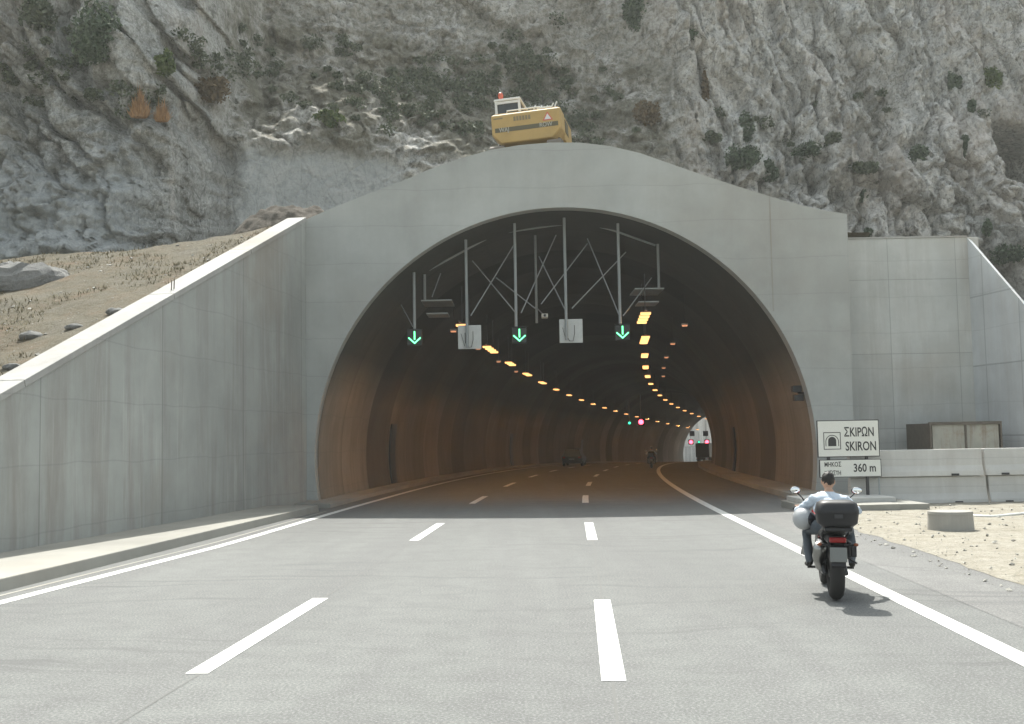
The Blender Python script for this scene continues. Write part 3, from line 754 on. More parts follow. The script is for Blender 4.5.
# far signals inside and beyond the tunnel
def signal(name_label, px, py, y, mat, size=0.6, cat='lane signal', group=None):
    p_ = at_y(px, py, y); e = empty('traffic_signal', p_)
    MB().box((0, 0.12, 0), (size, 0.2, size)).build('case', 'black', e)
    MB().ell((0, 0, 0), (size * 0.36, 0.06, size * 0.36), 14, 8).build('lens', mat, e)
    tag(e, name_label, cat, group)
    return e
def hang(e, top):
    MB().cyl((0, 0.12, 0.2), (0, 0.12, top), 0.05, n=6).build('hanger', 'galv', e)
e = signal('bright red signal deep inside the tunnel under the left lamp row', 641, 422, 120, 'red_on', 0.75); hang(e, 3.0)
e = signal('tiny green signal just beside the bright red one deep in the tunnel', 629.5, 423, 121, 'green_far', 0.38); hang(e, 2.5)
e = signal('red signal left of the far tunnel exit opening', 691, 442, 219, 'red_on', 1.0); hang(e, 2.0)
e = signal('red signal at the far exit, nearest its right wall', 707, 442, 219, 'red_on', 1.0); hang(e, 2.0)
e = signal('dim green signal between the two red ones at far exit', 699, 442, 219.5, 'green_far', 0.5); hang(e, 2.0)
for px, nm in ((692, 'dark square sign board over the red signal left in the far exit'), (705.5, 'dark square sign board over the red signal nearest the exit wall')):
    p_ = at_y(px, 433.5, 219); e = empty('sign_board', p_); tag(e, nm, 'sign', 'dark boards at the far exit')
    MB().box((0, 0, 0), (1.0, 0.08, 1.0)).build('plate', 'black', e); MB().cyl((0, 0.06, 0), (0, 0.06, 2.6), 0.06, n=6).build('hanger', 'galv', e)

# pale wall outside the far exit
b = MB(); rings = []
for y in frange(YEND + 0.4, 300, 3):
    a = rp(y, -10.2, -1); rings.append([a, a + Vector((-0.6, 0, 0)), a + Vector((-0.6, 0, 16)), a + Vector((0, 0, 16))])
b.loft(rings); o = b.build('roadside_wall', 'outer_wall'); tag(o, 'pale ribbed retaining wall seen in daylight through the far tunnel exit', 'wall')

# ------------------------------------------------------------------ left wing wall and coping
W0 = at_z(310, 497, 0.2); W0 = Vector((xl + 0.05, PY - 0.012, 0)); W1 = Vector((-9.12, 19.6, 0)); wd_ = (W1 - W0).normalized()
ZT0 = TOPZ[0] - 0.05
t1 = at_y(0, 401, 19.6).z
slope = (ZT0 - t1) / (W1 - W0).length
LW = 24.0
def wz(d): return ZT0 - slope * d
nrm = Vector((wd_.y, -wd_.x, 0));  nrm = nrm if nrm.x > 0 else -nrm
wall = empty('retaining_wall', W0); tag(wall, 'long grey concrete wing wall sloping down beside the left pavement, with pale top', 'wall')
prof = [(0, -0.3), (LW, -0.3), (LW, wz(LW)), (0, wz(0))]
b = MB()
n_ = len(prof)
fr = [wd_ * d + Vector((0, 0, z)) for d, z in prof]; bk = [v - nrm * 0.55 for v in fr]
b.add(fr + bk, [(0, 1, 2, 3), (7, 6, 5, 4)] + [(k, 4 + k, 4 + (k + 1) % 4, (k + 1) % 4) for k in range(4)])
wo_ = b.build('wall_body', 'wing', wall)
sd = Vector((0, 0, 1)); tilt = (wd_ + Vector((0, 0, -slope))).normalized(); upv = nrm.cross(tilt).normalized(); upv = upv if upv.z > 0 else -upv
segs = [0.0, 5.2, 10.4, 16.8, LW]
for a, c_ in zip(segs[:-1], segs[1:]):
    rings = []
    for d in (a + 0.012, c_ - 0.012):
        p_ = wd_ * d + Vector((0, 0, wz(d) + 0.004))
        rings.append([p_ + nrm * 0.03, p_ + nrm * 0.03 + upv * 0.14, p_ - nrm * 0.62 + upv * 0.14, p_ - nrm * 0.62])
    MB().loft(rings).build('coping', 'coping', wall, bevel=0.012)
for d in (9.95, 10.1):
    p_ = wd_ * d - nrm * 0.2 + Vector((0, 0, wz(d) + 0.1)); MB().cyl(p_, p_ + Vector((0.01, 0, 0.30)), 0.014, n=6).build('rebar_stub', 'rust_dark', wall)

# right abutment block and wing
BY = 38.2
bx0 = at_y(849, 300, BY).x - 0.3; bx1 = at_y(970, 300, BY).x; bz = at_y(920, 238, BY).z
e = empty('abutment_wall', (bx0, BY, 0)); tag(e, 'tall pale concrete abutment with form panel joints, behind the stacked barriers', 'wall')
MB().box(((bx1 - bx0) / 2 + 0.2, 0.6, bz / 2 - 0.1), (bx1 - bx0 + 0.4, 1.2, bz + 0.2)).build('wall_body', 'block', e, bevel=0.02)
MB().box(((bx1 - bx0) / 2, 0.59, bz + 0.03), (bx1 - bx0, 1.24, 0.06)).build('cap', 'coping', e)
e = empty('retaining_wall', (bx1, BY - 0.003, 0)); tag(e, 'pale concrete wing wall sloping steeply down at the far right edge', 'wall')
ln = 9.3; z1 = 0.2
fr = [Vector((0, 0, -0.3)), Vector((1.6, -ln, -0.3)), Vector((1.6, -ln, z1)), Vector((0, 0, bz - 0.02))]
bk = [v + Vector((0.14, 0.02, -0.06)) for v in fr]
b = MB(); b.add(fr + bk, [(0, 1, 2, 3), (7, 6, 5, 4)] + [(k, 4 + k, 4 + (k + 1) % 4, (k + 1) % 4) for k in range(4)])
b.build('wall_body', 'wing_r', e)

# ------------------------------------------------------------------ right side furniture
BRY = 32.0
bars = [('lower row left of the joint, beside the sign', 849, 985, 0), ('lower row right of the joint, at the right edge', 986.5, 1090, 0), ('upper row left of the joint, beside the sign', 849, 982, 1), ('upper row right of the joint, at the right edge', 983.5, 1090, 1)]
for nm, pa, pb, lvl in bars:
    xa, xb = at_y(pa, 490, BRY).x, min(at_y(pb, 490, BRY).x, 16.75); L = xb - xa
    z0 = 0.0 if lvl == 0 else 0.79
    e = empty('concrete_barrier', (xa + L / 2, BRY, z0 + 0.01)); tag(e, f'concrete barrier in the {nm}', 'barrier', 'stacked concrete barriers')
    pr = [(-0.26, 0.0), (0.26, 0.0), (0.25, 0.12), (0.17, 0.30), (0.13, 0.775), (-0.13, 0.775), (-0.17, 0.30), (-0.25, 0.12)] if lvl == 0 else [(-0.24, 0.0), (0.24, 0.0), (0.22, 0.14), (0.15, 0.3), (0.12, 0.77), (-0.12, 0.77), (-0.15, 0.3), (-0.22, 0.14)]
    MB().prism(pr, -L / 2 + 0.012, L / 2 - 0.012, 'YZ').build('body', 'barrier', e, bevel=0.02)
    for q in (-0.32, 0.28): MB().box((q * L, -0.262 if lvl == 0 else -0.243, 0.04), (0.22, 0.02, 0.06)).build('lifting_slot', 'black', e)
# small rusty container behind the barriers
a, c_ = at_y(931, 450, 35), at_y(1000, 450, 35)
ztop = at_y(960, 422, 35).z; wdt = c_.x - a.x
e = empty('site_container', (a.x, 35, 0), (0, 0, rad(-3))); tag(e, 'small rusty steel container standing behind the barriers', 'container')
MB().box((wdt / 2, 1.3, ztop / 2), (wdt - 0.04, 2.5, ztop - 0.05)).build('body', 'rust_dark', e)
for k in (0, 1):
    MB().box((wdt * (0.26 + 0.48 * k), 0.03, ztop / 2), (wdt * 0.46, 0.06, ztop - 0.14)).build('door', 'container', e)
MB().box((wdt / 2, 0.0, ztop - 0.04), (wdt + 0.06, 0.12, 0.1)).build('top_rail', 'rust_dark', e)
for k in (0, 0.5, 1): MB().box((wdt * k, -0.005, ztop / 2 - 0.05), (0.05, 0.11, ztop - 0.08)).build('post', 'rust_dark', e)
# tunnel name sign
SY = 31.4
q0, q1 = at_y(816.5, 420, SY), at_y(880, 457, SY); q2, q3 = at_y(818, 459.5, SY), at_y(881.5, 477, SY)
sc = Vector(((q0.x + q1.x) / 2, SY, 0)); e = empty('tunnel_sign', sc); tag(e, 'white roadside sign with tunnel symbol reading ΣΚΙΡΩΝ SKIRON and 360m', 'sign')
PW = q1.x - q0.x; ph = q0.z - q1.z - 0.03; pc = (q0.z + q1.z) / 2; ph2 = q2.z - q3.z - 0.02; pc2 = (q2.z + q3.z) / 2
MB().box((0, 0.02, pc), (PW, 0.04, ph)).build('border', 'sign_black', e, bevel=0.004)
pn = MB().box((0, -0.004, pc), (PW - 0.05, 0.012, ph - 0.05)).build('name_panel', 'sign_white', e)
MB().box((0.03, 0.02, pc2), (PW, 0.04, ph2)).build('border', 'sign_black', e, bevel=0.004)
pn2 = MB().box((0.03, -0.004, pc2), (PW - 0.05, 0.012, ph2 - 0.04)).build('length_panel', 'sign_white', e)
X0 = -PW / 2
text_mesh('ΣKIPΩN', 0.36, 'lettering', 'sign_black', pn, (X0 + 0.76, -0.013, pc + 0.06), sx=0.66, bold=0.006)
text_mesh('SKIRON', 0.36, 'lettering', 'sign_black', pn, (X0 + 0.79, -0.013, pc - 0.34), sx=0.69, bold=0.006)
text_mesh('360 m', 0.32, 'lettering', 'sign_black', pn2, (X0 + 0.99, -0.013, pc2 - 0.10), sx=0.80, bold=0.006)
text_mesh('MHKOΣ', 0.185, 'lettering', 'sign_black', pn2, (X0 + 0.17, -0.013, pc2 + 0.055), sx=0.72, bold=0.003)
text_mesh('MEΓIΣTH', 0.185, 'lettering', 'sign_black', pn2, (X0 + 0.17, -0.013, pc2 - 0.19), sx=0.62, bold=0.003)
sx_, sz_ = X0 + 0.42, pc - 0.06; hw = 0.235
b = MB()
for dx, dz, w_, h_ in ((0, hw, 2 * hw + 0.02, 0.02), (0, -hw, 2 * hw + 0.02, 0.02), (-hw, 0, 0.02, 2 * hw - 0.02), (hw, 0, 0.02, 2 * hw - 0.02)):
    b.box((sx_ + dx, -0.013, sz_ + dz), (w_, 0.004, h_))
outer_ = [(sx_ + 0.19 * math.cos(t), sz_ - 0.02 + 0.19 * math.sin(t)) for t in np.linspace(math.pi, 0, 13)]
mid_ = [(sx_ + 0.17 * math.cos(t), sz_ - 0.02 + 0.17 * math.sin(t)) for t in np.linspace(0, math.pi, 13)]
b.prism([(sx_ - 0.19, sz_ - 0.15)] + outer_ + [(sx_ + 0.19, sz_ - 0.15), (sx_ + 0.17, sz_ - 0.15)] + mid_ + [(sx_ - 0.17, sz_ - 0.15)], -0.015, -0.011)
b.prism([(sx_ - 0.115, sz_ - 0.15)] + [(sx_ + 0.115 * math.cos(t), sz_ + 0.115 * math.sin(t)) for t in np.linspace(math.pi, 0, 13)] + [(sx_ + 0.115, sz_ - 0.15)], -0.015, -0.011)
b.build('tunnel_symbol', 'sign_black', pn)
for dx in (-PW / 2 + 0.32, PW / 2 - 0.36):
    MB().cyl((dx, 0.08, 0), (dx, 0.08, pc + ph / 2), 0.05, n=10).build('post', 'dark_metal', e)
MB().cyl((PW / 2 - 0.02, 0.1, 0), (PW / 2 - 0.02, 0.1, pc2), 0.025, n=8).build('post', 'galv', e)

# low plinth in front of the sign
e = empty('concrete_plinth', (8.9, 29.6, 0)); tag(e, 'low two-step concrete plinth in shade at the foot of the tunnel sign', 'plinth')
MB().box((0.4, 0.9, 0.09), (3.3, 2.6, 0.20)).build('lower_step', 'pavement', e, bevel=0.02)
MB().box((0.2, 1.35, 0.25), (2.6, 1.6, 0.14)).build('upper_step', 'barrier', e, bevel=0.02)

# concrete manhole ring
c0 = at_z(959.5, 532, 0.02); R_ = 0.44
e = empty('manhole_ring', (c0.x, c0.y + 0.44, 0.02)); tag(e, 'short round concrete manhole ring with a flat lid on the gravel', 'manhole ring')
b = MB(); prof_ = [(R_ + 0.02, 0), (R_, 0.36), (R_ - 0.10, 0.37), (R_ - 0.10, 0.2)]
N = 40
b.loft([[Vector((r * math.cos(2 * math.pi * k / N), r * math.sin(2 * math.pi * k / N), z)) for k in range(N)] for r, z in prof_], True, False)
b.build('ring', 'ring', e, smooth=False, bevel=0.01)
MB().cyl((0, 0, 0.33), (0, 0, 0.40), R_ + 0.01, R_, n=40).build('lid', 'ring', e, bevel=0.01)
# pale hose lying on the gravel
pts = [at_z(972 + k * 8, 515.5 + 1.2 * math.sin(k * 0.7) - k * 0.1, 0.05) for k in range(14)]
o = MB().tube(pts, 0.035, 8).build('hose', 'white_pipe', smooth=True); tag(o, 'thin pale hose lying across the gravel behind the manhole ring', 'hose')
# small stones on the lot
def rock_mesh(r, seed, nseg=12):
    b = MB(); b.ell((0, 0, 0), (r[0], r[1], r[2]), nseg, nseg // 2 + 2)
    A = np.array(b.v); d = A / (np.linalg.norm(A, axis=1)[:, None] + 1e-9)
    k = 1 + 0.35 * fbm(d[:, 0] * 1.6 + seed, d[:, 1] * 1.6 + d[:, 2] * 1.3 + seed * 2.1, 4, seed)
    k = k + 0.10 * facet(d[:, 0] * 3 + seed, d[:, 1] * 3 + d[:, 2] * 2.3, seed, 1.2)
    b.v = [tuple(v) for v in A * k[:, None]]
    return b
# ------------------------------------------------------------------ cliff
NX, NZ = 1500, 300
cxs = np.linspace(-62, 105, NX); vv = np.linspace(0, 1, NZ)
X, V = np.meshgrid(cxs, vv)
ztop = np.interp(cxs, [-62, -20, -5, 10, 30, 105], [31, 31, 32, 36, 42, 44])[None, :]
Z = 3.0 + V * (ztop - 3.0)
wx = X + 1.6 * fbm(X / 6, Z / 6, 4, 90); wz_ = Z + 1.3 * fbm(X / 6 + 40, Z / 6, 4, 91)
y0 = np.interp(cxs, [-62, -26, -17.5, -15.6, -14.2, -8, -2, 5, 12, 22, 32, 60, 105], [36, 43.5, 45.5, 48, 53.5, 56.5, 58, 61, 63, 66, 69, 72, 76])[None, :]
gully = sstep(-15.5, -13.2, wx) * (1 - sstep(5, 13, wx))
right = sstep(6, 14, wx); left = 1 - sstep(-15.8, -13.4, wx)
# batter
Yc = y0 + 0.0 * Z
Yc = Yc + left * 0.42 * (Z - 8) + right * 0.30 * (Z - 8) + gully * (0.06 * np.minimum(Z - 8, 9) + 1.15 * np.clip(Z - 17 - 1.5 * fbm(X / 5, X * 0, 3, 8), 0, 6.5) + 0.35 * np.clip(Z - 23, 0, 40))
flatw = gully * (1 - sstep(16.6, 17.6, Z + 0.6 * fbm(X / 3, X * 0, 3, 4))) * (1 - sstep(-6.5, -4.5, wx))
rough = 1 - 0.93 * flatw
# large buttresses
big = fbm(wx / 13, wz_ / 16, 4, 1) * 3.2
Yc = Yc - big * rough
u = wx * 0.78 + wz_ * 0.62; v2 = -wx * 0.62 + wz_ * 0.78
jx = 0.5 * fbm(X / 1.3, Z / 1.3, 4, 92); jz = 0.5 * fbm(X / 1.3 + 9, Z / 1.3, 4, 93)
ltop = left * sstep(12, 18, Z); llow = left * (1 - sstep(14, 20, Z))
rtop = right * sstep(16, 23, Z + 2 * fbm(X / 6, X * 0, 3, 2)); rlow = right - rtop
gul = gully * (1 - flatw)
bulge = (ridged(wx / 6.0 + 3, wz_ / 5.5, 4, 21, 0.5) - 0.45) * 2.4
Yc = Yc - bulge * (llow + 0.45 * rlow)
Yc = Yc - ltop * (2.6 * facet((u + jx) / 2.8, (v2 + jz) / 10, 12, 1.3) + 1.1 * facet((u + jx) / 1.1, (v2 + jz) / 3.4, 14, 1.3))
Yc = Yc - llow * (0.9 * facet((wx + jx) / 2.2, (wz_ + jz) / 1.9, 16, 1.2) + 0.45 * facet((wx + jx) / 0.9, (wz_ + jz) / 0.8, 18, 1.2))
flute = (ridged(wx / 1.8, wz_ / 21, 5, 33, 0.62) - 0.5) * 1.3
tl = wx + 0.18 * wz_
Yc = Yc - rtop * (flute + 1.05 * facet((tl + jx) / 1.7, (wz_ + jz) / 11, 34, 1.4) + 0.55 * facet((tl + jx) / 0.7, (wz_ + jz) / 3.2, 36, 1.4))
pock = 1 - np.clip(worley((wx + jx) / 1.25, (wz_ + jz) / 1.6, 44) * 1.6, 0, 1)
Yc = Yc - rlow * (1.7 * facet((u + jx) / 3.0, (v2 + jz) / 4.6, 38, 1.4) + 0.9 * facet((tl + jx) / 1.2, (wz_ + jz) / 1.7, 40, 1.4)) + pock * 0.85 * (rlow + 0.5 * rtop + 0.3 * ltop) * sstep(-0.25, 0.15, fbm(X / 7, Z / 7, 3, 61))
Yc = Yc - gul * (0.5 * facet((wx + jx) / 1.9, (wz_ + jz) / 1.5, 42, 1.3) + 0.24 * facet((wx + jx) / 0.7, (wz_ + jz) / 0.6, 46, 1.3))
ck1 = np.clip(1 - np.abs(fbm((u + jx) / 3.2, (v2 + jz) / 13, 4, 201)) * 11, 0, 1) * ltop
ck2 = np.clip(1 - np.abs(fbm((tl + 0.6 * jx) / 2.6, (wz_ + jz) / 13, 4, 203)) * 11, 0, 1) * right
ck3 = np.clip(1 - np.abs(fbm((wx + jx) / 2.4, (wz_ + jz) / 2.2, 4, 205)) * 12, 0, 1) * (rlow + 0.7 * llow + 0.3 * gul)
Yc = Yc + 1.3 * ck1 + 1.0 * ck2 + 0.8 * ck3
small = facet((X + 0.4 * jx) / 0.42, (Z + 0.4 * jz) / 0.55, 71, 1.5) * 0.26 + fbm(X / 0.8, Z / 0.8, 4, 72, 0.65) * 0.18
Yc = Yc - small * (0.12 + 0.88 * rough)
# blocky scree on the gully slope
sc_ = gully * sstep(16.5, 18, Z) * (1 - sstep(25, 28, Z))
Yc = Yc - sc_ * (1 - np.clip(worley(X / 0.9, Z / 0.6, 81) * 1.4, 0, 1)) * 0.4
# shallow cave on the right and its overhang
cvx, cvz = at_y(1008, 165, 76).x, at_y(1008, 165, 76).z
cave = np.exp(-(np.clip(np.abs(X - cvx - 1.5) - 2.6, 0, 9) / 0.7) ** 2 - (np.clip(np.abs(Z - cvz + 0.25 * (X - cvx)) - 1.9, 0, 9) / 0.45) ** 2)
Yc = Yc + cave * 7.0
# diagonal ramp falling to the right edge
ZB = Z
soilA = np.clip(sc_ + gully * sstep(17, 20, Z) * 0.6 + 0.75 * sstep(0.12, 0.4, fbm(wx / 7, wz_ / 5, 4, 15)) * left * sstep(15, 18, Z) + 0.35 * right * sstep(0.2, 0.5, fbm(wx / 8, wz_ / 6, 4, 16)), 0, 1)
shotA = np.clip(flatw * 0.9 + left * (1 - sstep(13.5, 17, Z + 1.8 * fbm(X / 4, Z / 4, 3, 6))) * 0.8 * (1 - sstep(-17.5, -15.5, X)), 0, 1)
# plateau rows behind the crest
ex = 3
Xp = np.vstack([X] + [X[-1:]] * ex); Yp = np.vstack([Yc] + [Yc[-1:] + k for k in (4, 25, 90)]); Zp = np.vstack([Z] + [Z[-1:] + k for k in (0.5, 1.0, -6)])
def pad(a): return np.vstack([a] + [a[-1:]] * ex)
xcv = np.vectorize(xc)
keep = ~((np.abs(Xp - xcv(Yp)) < 9.6)[:-1, :-1] & (Zp[:-1, :-1] < 11.2))
cliff, cco, cq = grid_obj('cliff', Xp, Yp, Zp, 'cliff', mask=keep, smooth=False, attrs={'soil': pad(soilA), 'shot': pad(shotA), 'left': pad(left + 0 * X)})
tag(cliff, kind='structure')
cq_ = cq.reshape(-1, 4)
bvh = BVHTree.FromPolygons([Vector(c_) for c_ in cco.tolist()], [tuple(q) for q in cq_.tolist()])
def on_cliff(px, py):
    h = bvh.ray_cast(CAM, ray(px, py)); return h[0]

# ------------------------------------------------------------------ earth bank and backfill
bxs = np.linspace(-62, 13.5, 420); bys = np.linspace(4, 66, 340)
X, Y = np.meshgrid(bxs, bys)
tt = (PY - Y) / (-wd_.y)            # distance along the wing wall line
wallx = W0.x + wd_.x * tt
dl = np.clip(wallx - X, 0, 99)
ptop = np.interp(X, TOPX, TOPZ)
hz = ZT0 - slope * np.clip(tt, -0.5, 99)
hz = np.minimum(hz, ZT0 - 0.1) - 0.10 * dl * sstep(0, 3, dl) + 0.3 * fbm(X / 5, Y / 5, 4, 5) * sstep(0.3, 3, dl) - 0.10
back = ptop - 0.75 + 0.03 * np.clip(Y - 38, 0, 30)
bf = sstep(36.5, 39.5, Y) * sstep(-9.5, -6, X)
H = hz * (1 - bf) + back * bf
H = H + 0.10 * fbm(X / 1.1, Y / 1.1, 5, 7, 0.6)
H = np.maximum(H, -0.2)
keep = ~((Y[:-1, :-1] < PY + 1.0) & (X[1:, 1:] > wallx[1:, 1:] - 0.42)) & ~((X[:-1, :-1] > 12.5))
bank, bco, bq = grid_obj('hillside', X, Y, H, 'bank', mask=keep, attrs={}); tag(bank, kind='structure')
bbvh = BVHTree.FromPolygons([Vector(c_) for c_ in bco.tolist()], [tuple(q) for q in bq.tolist()])
def on_bank(px, py):
    h = bbvh.ray_cast(CAM, ray(px, py)); return h[0]
def bank_z(x, y):
    h = bbvh.ray_cast(Vector((x, y, 60)), Vector((0, 0, -1))); return h[0].z if h[0] else 0
# rubble heap on the fill, against the grey rock wall
X, Y = np.meshgrid(np.linspace(-14, -4, 150), np.linspace(41, 50.5, 120))
H = 9.2 + 2.75 * np.exp(-(np.abs(X + 9.3) / 2.9) ** 3 - (np.abs(Y - 46.3) / 2.6) ** 3) + 0.5 * np.exp(-((X + 6.3) / 1.6) ** 2 - ((Y - 46) / 2) ** 2)
H = H - 0.7 * sstep(3.2, 4.6, np.hypot(X + 9.3, (Y - 46)) * 0.9) + 0.30 * fbm(X / 0.9, Y / 0.9, 5, 33, 0.6) + 0.16 * (0.5 - worley(X * 2.2, Y * 2.2, 3))
g, _, _ = grid_obj('rubble_heap', X, Y, H, 'heap', smooth=False); tag(g, 'brown heap of rubble on the fill behind the top of the left wing wall', 'rubble heap')
# fill behind the right hand abutment
X, Y = np.meshgrid(np.linspace(12.6, 60, 140), np.linspace(30, 72, 120))
H = bz - 2.4 + 0.35 * fbm(X / 3, Y / 3, 4, 3)
H = np.minimum(H, bz - 2.6 - 0.97 * np.clip(38.2 - Y, 0, 40))
H = np.maximum(H, -0.2)
keep = ~((Y[:-1, :-1] < BY + 1.0) & (X[1:, 1:] < bx1 + 0.7 + 0.17 * np.clip(BY - Y[1:, 1:], 0, 20)))
g, _, _ = grid_obj('hillside', X, Y, H, 'heap', mask=keep); tag(g, kind='structure')

# ------------------------------------------------------------------ vegetation
def leaves(cents, rads, n, size, seed, flat=1.0):
    r = np.random.default_rng(seed); P = []
    k = r.integers(0, len(cents), n)
    d = r.normal(size=(n, 3)); d /= np.linalg.norm(d, axis=1)[:, None]
    rr = r.random(n) ** (1 / 2.2)
    C = np.array(cents)[k] + d * rr[:, None] * np.array(rads)[k]
    a = r.normal(size=(n, 3)); a /= np.linalg.norm(a, axis=1)[:, None]
    b_ = np.cross(a, r.normal(size=(n, 3))); b_ /= np.linalg.norm(b_, axis=1)[:, None]
    s_ = size * (0.55 + 0.9 * r.random(n))[:, None]
    V = np.stack([C - a * s_, C + b_ * s_ * 0.5, C + a * s_, C - b_ * s_ * 0.5], 1).reshape(-1, 3)
    b = MB(); b.v = [tuple(v) for v in V]; b.f = [(4 * i, 4 * i + 1, 4 * i + 2, 4 * i + 3) for i in range(n)]; b.mi = [0] * n
    return b
def clumps(rx, ry, rz, k, seed):
    r = np.random.default_rng(seed); c_ = []; rr = []
    for _ in range(k):
        d = r.normal(size=3); d /= np.linalg.norm(d); t = r.random() ** 0.5 * 0.75
        c_.append((d[0] * rx * t, d[1] * ry * t, abs(d[2]) * rz * t * 1.1 + rz * 0.15)); s_ = 0.28 + 0.3 * r.random()
        rr.append((rx * s_, ry * s_, rz * s_))
    return c_, rr
def shrub(px, py, wpx, hpx, mat, label, seed, name='shrub', dens=1.0, lf=0.11):
    p_ = on_cliff(px, py + hpx * 0.35)
    if p_ is None: return
    k_ = p_.y / F; rx, rz = wpx * k_ / 2, hpx * k_ / 2
    e = empty(name, p_ + Vector((0, -0.05, -0.1))); tag(e, label, 'shrub', 'shrubs growing on the cliff')
    c_, rr = clumps(rx, min(rx, 1.2) * 0.8, rz * 1.5, int(7 + wpx * 0.25), seed)
    n = int(dens * min(5200, 420 + 3.4 * wpx * hpx))
    leaves(c_, rr, n, lf, seed).build('foliage', mat, e, fix=False)
    b = MB()
    for j in range(4):
        t_ = Vector(c_[j]); b.tube([(0, 0.15, -0.1), t_ * 0.5 + Vector((0.03, 0, 0.02)), t_], [0.045, 0.03, 0.012], 5)
    b.build('stem', 'wood', e)
SH = [
 (95, 28, 60, 62, 'leaf_dark', 'large dark bush in the cleft at the upper left of the cliff', 1.0),
 (164, 62, 24, 24, 'leaf_green', 'small bright green bush above the orange straw tufts', 1.0),
 (205, 88, 62, 26, 'leaf_brown', 'broad dry brown bush beside the two orange straw tufts', 0.8),
 (328, 117, 34, 18, 'leaf_green', 'low green bush on the ledge above the grey rock wall', 1.0),
 (633, 12, 34, 40, 'leaf_dark', 'tall green bush at the top of the cliff above the excavator right side', 1.0),
 (691, 33, 28, 16, 'leaf_dark', 'flat dark bush on the pale rock near the cliff top, right of the tall one', 1.0),
 (747, 126, 22, 26, 'leaf_dark', 'dark upright bush just above the broad dark one over the portal slope', 1.0),
 (742, 156, 44, 26, 'leaf_dark', 'broad dark bush low on the cliff over the portal right slope', 1.0),
 (770, 170, 24, 20, 'leaf_dark', 'dark bush low on the cliff, just right of the broad dark one', 1.0),
 (709, 135, 26, 12, 'leaf_olive', 'thin olive bush low on the cliff, left of the broad dark one', 0.9),
 (812, 148, 40, 18, 'leaf_dark', 'wide dark bush in the rock band above the portal right end', 1.0),
 (863, 166, 34, 14, 'leaf_olive', 'flat olive bush between the wide dark and the round dark bush', 0.9),
 (917, 151, 20, 18, 'leaf_dark', 'round dark bush alone on the pale rock above the abutment', 1.0),
 (862, 194, 13, 13, 'leaf_dark', 'small round bush on pale rock, upper of two above the abutment corner joint', 1.0),
 (869, 230, 11, 10, 'leaf_dark', 'tiny bush just over the top of the concrete abutment', 1.0),
 (993, 76, 20, 22, 'leaf_green', 'green bush high on the cliff near the right edge, above the cave', 1.0),
 (954, 80, 18, 18, 'leaf_dark', 'dark bush high on the cliff, left of the green one above the cave', 1.0),
 (966, 142, 12, 24, 'leaf_dark', 'narrow dark bush at the left rim of the cave', 1.0),
 (973, 105, 12, 12, 'leaf_dark', 'small dark bush between the cave rim and the high bushes', 1.0),
 (987, 226, 14, 14, 'leaf_dark', 'small dark bush on the slope just above the right wing wall top', 1.0),
 (1010, 252, 40, 18, 'leaf_dark', 'wide dark bush above the sloping right wing wall at the edge', 1.0),
 (645, 112, 40, 20, 'leaf_brown', 'brown dry bush on the slope just right of the excavator', 0.8),
 (706, 84, 10, 34, 'leaf_brown', 'thin brown plant growing in a vertical crack of the cliff', 0.8),
 (832, 138, 22, 14, 'leaf_olive', 'olive bush touching the wide dark bush in the rock band', 0.9),
 (38, 12, 36, 30, 'leaf_olive', 'olive bush in the top left corner of the cliff', 0.8),
]
for k, (px, py, w_, h_, mt, lb, dn) in enumerate(SH): shrub(px, py, w_, h_, mt, lb, 100 + k, dens=dn)
def tuft(pos, n, h, spread, mat, label, seed, name='grass_tuft'):
    r = np.random.default_rng(seed); b = MB()
    for _ in range(n):
        a = r.random() * 6.283; t = spread * r.random() ** 0.6; l_ = h * (0.35 + 0.65 * r.random() ** 0.7) * (1.1 - 0.85 * t / spread); w_ = 0.016 + 0.012 * r.random()
        q = Vector((math.cos(a) * t, math.sin(a) * t * 0.6, 0)); tip = q * 1.35 + Vector((r.normal() * 0.09, r.normal() * 0.09, l_))
        c_ = r.random() * 6.283; s_ = Vector((math.sin(c_), -math.cos(c_), 0)) * w_
        md = q * 0.5 + tip * 0.5 + Vector((r.normal() * 0.03, 0, l_ * 0.08))
        b.add([q - s_, q + s_, md + s_ * 0.8, tip, md - s_ * 0.8], [(0, 1, 2, 3, 4)])
    o = b.build(name, mat, fix=False); o.location = pos; tag(o, label, 'grass tuft', 'orange straw tufts on the cliff'); return o
p_ = on_cliff(145, 119)
tuft(p_ + Vector((0, -0.75, -0.15)), 420, 1.7, 0.36, 'straw', 'orange dry straw tuft on the cliff ledge, left and larger of two', 1)
p_ = on_cliff(167, 123)
tuft(p_ + Vector((0, -0.75, -0.15)), 300, 1.35, 0.28, 'straw', 'orange dry straw tuft on the cliff ledge, right and smaller of two', 2)
